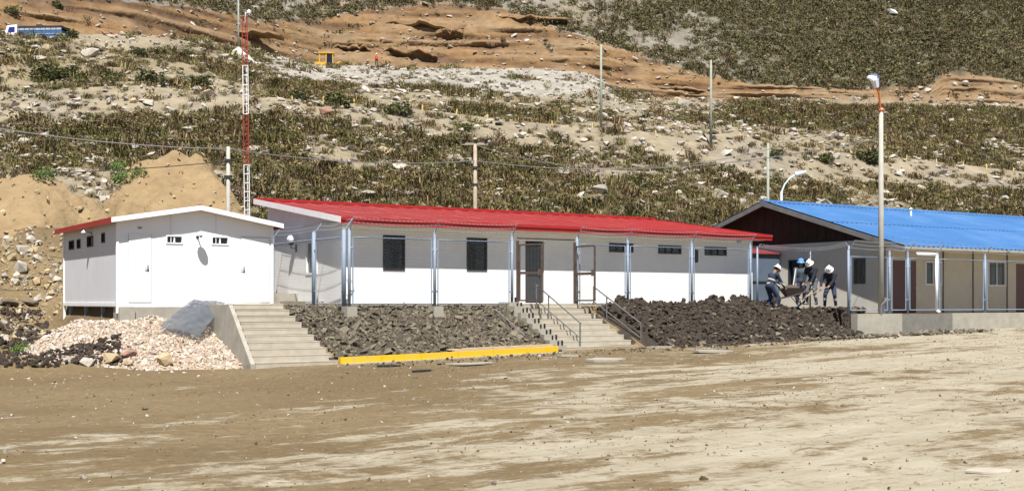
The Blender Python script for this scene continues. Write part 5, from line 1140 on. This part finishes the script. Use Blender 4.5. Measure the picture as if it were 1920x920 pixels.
def person(loc_, rz_, label, lean=.2, pelvis=.9, handL=(-.25, .25, .85), handR=(.25, .25, .85), footL=(-.13, 0, 0), footR=(.13, .05, 0), headp=.2, jacket=None, trousers=None, hat=None, bands=(), kneeband=False, headturn=0.0, voxel=.0115, belt=None):
    V3 = Vector; up = V3((0, math.sin(lean), math.cos(lean))); fw = V3((0, math.cos(lean), -math.sin(lean)))
    pel = V3((0, -.35 * math.sin(lean) * .5, pelvis)); chest = pel + up * .36; neck = pel + up * .53; caps = []
    def cap(p, q, r0, r1, m, tagk=None): k_ = 1.14 if m in (1, 2) else 1.0; caps.append((V3(p), V3(q), r0 * k_, r1 * k_, m))
    cap(pel + V3((-.07, 0, 0)), pel + V3((.07, 0, 0)), .125, .125, 2); cap(pel, pel + up * .2, .125, .125, 1); cap(pel + up * .18, chest, .13, .155, 1)
    for s in (-1, 1): cap(chest + V3((s * .05, 0, 0)) , chest + V3((s * .145, 0, 0)) + up * .09, .12, .085, 1)
    cap(neck - up * .06, neck + up * .04, .065, .058, 0)
    hp = lean + headp; hu = V3((0, math.sin(hp), math.cos(hp))); hf = V3((math.sin(headturn) * math.cos(hp), math.cos(hp) * math.cos(headturn), -math.sin(hp))); hc = neck + up * .05 + hu * .12 + hf * .02
    cap(neck + up * .02, hc, .06, .085, 0); cap(hc - hu * .02, hc + hu * .06, .085, .088, 5); cap(hc - hu * .06 + hf * .035, hc + hu * .02 + hf * .03, .058, .07, 0)
    cap(hc + hf * .09 - hu * .005, hc + hf * .108 - hu * .035, .014, .018, 0)
    sd_ = hf.cross(hu).normalized()
    for s in (-1, 1): cap(hc + sd_ * s * .085 - hu * .02, hc + sd_ * s * .09 + hu * .02, .018, .02, 0)
    for s, hnd in ((-1, handL), (1, handR)):
        S = chest + V3((s * .20, 0, 0)) + up * .10; el, H = ik(S, V3(hnd), .30, .27, V3((s * .6, -.8, -.4))); cap(chest + V3((s*.13, 0, 0)) + up * .09, S, .08, .075, 1); cap(S, el, .068, .054, 1); cap(el, H, .054, .040, 1)
        d = (H - el).normalized(); sd = d.cross(V3((0, 0, 1))).normalized(); pn = d.cross(sd).normalized(); cap(H, H + d * .07, .034, .036, 0)
        for j in range(4):
            b_ = H + d * .075 + sd * (-.03 + j * .02); l_ = (.07, .082, .078, .06)[j]; m_ = b_ + d * l_ * .5 - pn * .006; cap(b_, m_, .0115, .011, 0); cap(m_, m_ + d * l_ * .3 - pn * s * .03, .011, .0105, 0)
        th = H + d * .025 - sd * .035; cap(th, th + d * .04 - sd * .03, .014, .012, 0); cap(th + d * .04 - sd * .03, th + d * .065 - sd * .03, .012, .0115, 0)
    knees = []
    for s, ft in ((-1, footL), (1, footR)):
        hipj = pel + V3((s * .095, 0, -.03)); an = V3(ft) + V3((0, 0, .10)); kn, an2 = ik(hipj, an, .43, .42, V3((s * .15, 1, 0))); cap(hipj, kn, .098, .068, 2); cap(kn, an2, .066, .05, 2); knees.append((kn, an2))
        cap(an2 + V3((0, 0, .10)), an2, .058, .052, 3); cap(V3(ft) + V3((0, -.05, .045)), V3(ft) + V3((s * .03, .16, .04)), .045, .038, 3)
    tmp = MB()
    for p, q, r0, r1, m in caps:
        tmp.tube(p, q, r0, r1, 10)
        for c, r in ((p, r0), (q, r1)): tmp.lathe([(r * math.sin(t * math.pi / 6) + 1e-4, -r * math.cos(t * math.pi / 6)) for t in range(7)], c, 10)
    me = tmp.mesh('tmp', []); o = bpy.data.objects.new('tmp', me); COL.objects.link(o); md = o.modifiers.new('r', 'REMESH'); md.mode = 'VOXEL'; md.voxel_size = voxel
    sm = o.modifiers.new('s', 'SMOOTH'); sm.factor = .5; sm.iterations = 3
    dg = bpy.context.evaluated_depsgraph_get(); nm = bpy.data.meshes.new_from_object(o.evaluated_get(dg)); bpy.data.objects.remove(o); nm.name = 'person'
    co = np.empty(len(nm.polygons) * 3); nm.polygons.foreach_get('center', co); co = co.reshape(-1, 3); best = np.full(len(co), 1e9); mi = np.zeros(len(co), 'i')
    for p, q, r0, r1, m in caps:
        p_, d_ = np.array(p), np.array(q - p); t = np.clip(((co - p_) @ d_) / max(d_ @ d_, 1e-9), 0, 1); ds_ = np.linalg.norm(co - p_ - t[:, None] * d_, axis=1) - (r0 + (r1 - r0) * t); k_ = ds_ < best; best[k_] = ds_[k_]; mi[k_] = m
    tz = (co - np.array(pel)) @ np.array(up)
    for lo_, hi_ in bands: mi[(mi == 1) & (tz > lo_) & (tz < hi_)] = 4
    if kneeband:
        for kn, an in knees:
            d_ = np.array(an - kn); t = ((co - np.array(kn)) @ d_) / (d_ @ d_); mi[(mi == 2) & (t > .28) & (t < .50) & (np.linalg.norm(co - np.array(kn) - t[:, None] * d_, axis=1) < .11)] = 4
    for m in (m_skin, jacket or m_navy, trousers or m_navy, m_boot, m_refl, m_hair): nm.materials.append(m)
    nm.polygons.foreach_set('material_index', mi); nm.polygons.foreach_set('use_smooth', [True] * len(nm.polygons)); nm.update()
    e = tag(empty('person', loc_, rz_), label, 'person'); link('body', nm, e)
    hb = MB(); hb.lathe([(.165, -.012), (.168, 0), (.122, .012), (.122, .05), (.108, .105), (.065, .142), (.001, .155)], (0, 0, 0), 16); hb.box(-.018, .018, -.10, .10, .10, .158)
    ho = hb.build('helmet', hat or m_hatw, e, True); zq = hu; mt = Matrix((sd_, hf - hu * hf.dot(hu), hu)).transposed().to_4x4(); mt.translation = hc + hu * .055; ho.matrix_local = mt
    eb = MB()
    for s in (-1, 1): eb.cbox(hc + hf * .098 + sd_ * s * .034 + hu * .005, .022, .012, .012)
    eb.cbox(hc + hf * .092 - hu * .062, .05, .012, .01); eb.build('face_features', m_hair, e)
    return e
def on_heap(u, v, d):
    p = at(u, v, d); a, b = to_ab(p.x, p.y); z = float(heap_z(np.array([a]), np.array([b]))[0]); return a, b, p, z
# left worker seen from behind, bending to the right
p = at(1446, 581, 44.8); person((p.x, p.y, p.z), R(-62), 'worker in navy overalls and white helmet bending beside the wheelbarrow, seen from behind', .42, .89, (-.1, .62, .72), (.22, .60, .66), (-.16, -.05, -.02), (.15, .12, .0), .25, m_navy, m_navy, m_hatw, ((.05, .10), (.22, .27)), False)
p = at(1501, 571, 47.3); person((p.x, p.y, p.z), R(176), 'worker in a blue helmet standing behind the wheelbarrow facing the camera', .06, .93, (-.18, .2, .82), (.24, .2, .85), (-.12, 0, 0), (.13, .03, 0), .12, m_slate, m_navy, m_hatb)
p = at(1523, 571, 46.4); person((p.x, p.y, p.z), R(140), 'worker in dark jacket and white helmet leaning forward between his workmates', .28, .92, (-.12, .40, .80), (.2, .38, .78), (-.16, -.02, 0), (.16, .1, 0), .5, m_dark, m_greytr, m_hatw, (), True)
p = at(1557, 577, 45.6); p4 = p; person((p.x, p.y, p.z), R(158), 'worker at the right in dark clothes and white helmet bent over a shovel', .55, .86, (-.02, .48, .84), (.30, .42, .80), (-.2, .0, 0), (.2, .08, 0), .35, m_dark, m_navy, m_hatw, (), True)
p = at(706, 123, 180); zh = hill_z(706, 180); person((p.x, p.y, max(p.z, zh)), R(170), 'distant person in orange vest and white helmet standing under the road cut', .03, .95, (-.3, .05, .8), (.3, .05, .8), jacket=m_vest, trousers=m_dark, voxel=.016)
# wheelbarrow
wb_p = at(1484, 571, 46.0); wb = tag(empty('wheelbarrow', wb_p, R(186)), 'dark rusty wheelbarrow with a grey load among the workers', 'wheelbarrow')
m_tray = mat('rusty_tray', (.06, .045, .04), .7, .3, 4)
f = MB(); bt = [(-.24, -.2), (.20, -.2), (.20, .2), (-.24, .2)]; tp = [(-.46, -.34), (.42, -.34), (.42, .34), (-.46, .34)]
f.add([(x, y, .32) for x, y in bt] + [(x, y, .64) for x, y in tp] + [(x * .94, y * .92, .35) for x, y in bt] + [(x * .94, y * .92, .64) for x, y in tp], [(0, 3, 2, 1)] + [(i, (i+1) % 4, 4 + (i+1) % 4, 4 + i) for i in range(4)] + [(8, 9, 10, 11)] + [(8+i, 12+i, 12+(i+1) % 4, 8+(i+1) % 4) for i in range(4)] + [(4+i, 4+(i+1) % 4, 12+(i+1) % 4, 12+i) for i in range(4)]); f.build('tray', m_tray, wb)
f = MB()
for y in (-.24, .24): f.path([(.62, y * .3, .2), (.2, y, .30), (-.95, y * 1.15, .62)], .02, 6)
f.build('handle_frame', m_rust, wb)
for y in (-.22, .22): f = MB(); f.path([(-.2, y, .32), (-.32, y, .0), (-.05, y, .32)], .016, 5); f.build('leg', m_rust, wb)
f = MB(); f.tube((.62, -.045, .2), (.62, .045, .2), .2, .2, 16); wl = f.build('wheel', m_black, wb); f = MB(); f.tube((.62, -.055, .2), (.62, .055, .2), .09, .09, 10); f.build('rim', m_rust, wl)
f = MB(); f.lathe([(.36, .60), (.30, .68), (.16, .75), (.001, .77)], (0, 0, 0), 10); o = f.build('soil_load', m_greyrock, wb); o.scale = (1, .8, 1)
# shovels
def shovel(A_, B_, label):
    d = B_ - A_; f = MB(); f.tube((0, 0, 0), d, .019, .019, 6); e = tag(empty('shovel', A_), label, 'shovel'); f.build('handle', m_plank, e)
    dn = d.normalized(); sd = dn.cross(Vector((0, 0, 1))).normalized() * .12; f = MB(); f.prism([d - sd, d + sd, d + sd * 1.0 + dn * .22, d + dn * .32, d - sd + dn * .22], dn.cross(sd).normalized() * .012); f.build('blade', m_galv, e)
shovel(at(1562, 533, 45.3), at(1509, 557, 45.6), 'shovel with a pale handle held by the bent worker at the right')
shovel(at(1527, 541, 46.1), at(1503, 566, 45.9), 'second shovel held by the middle worker')
f = MB(); d = at(1487, 536, 46.9) - at(1492, 504, 46.9); f.tube((0, 0, 0), d, .022, .022, 6); tag(f.build('pale_pole', m_lampwhite, None, loc=at(1492, 504, 46.9)), 'short pale stick standing behind the wheelbarrow', 'stick')
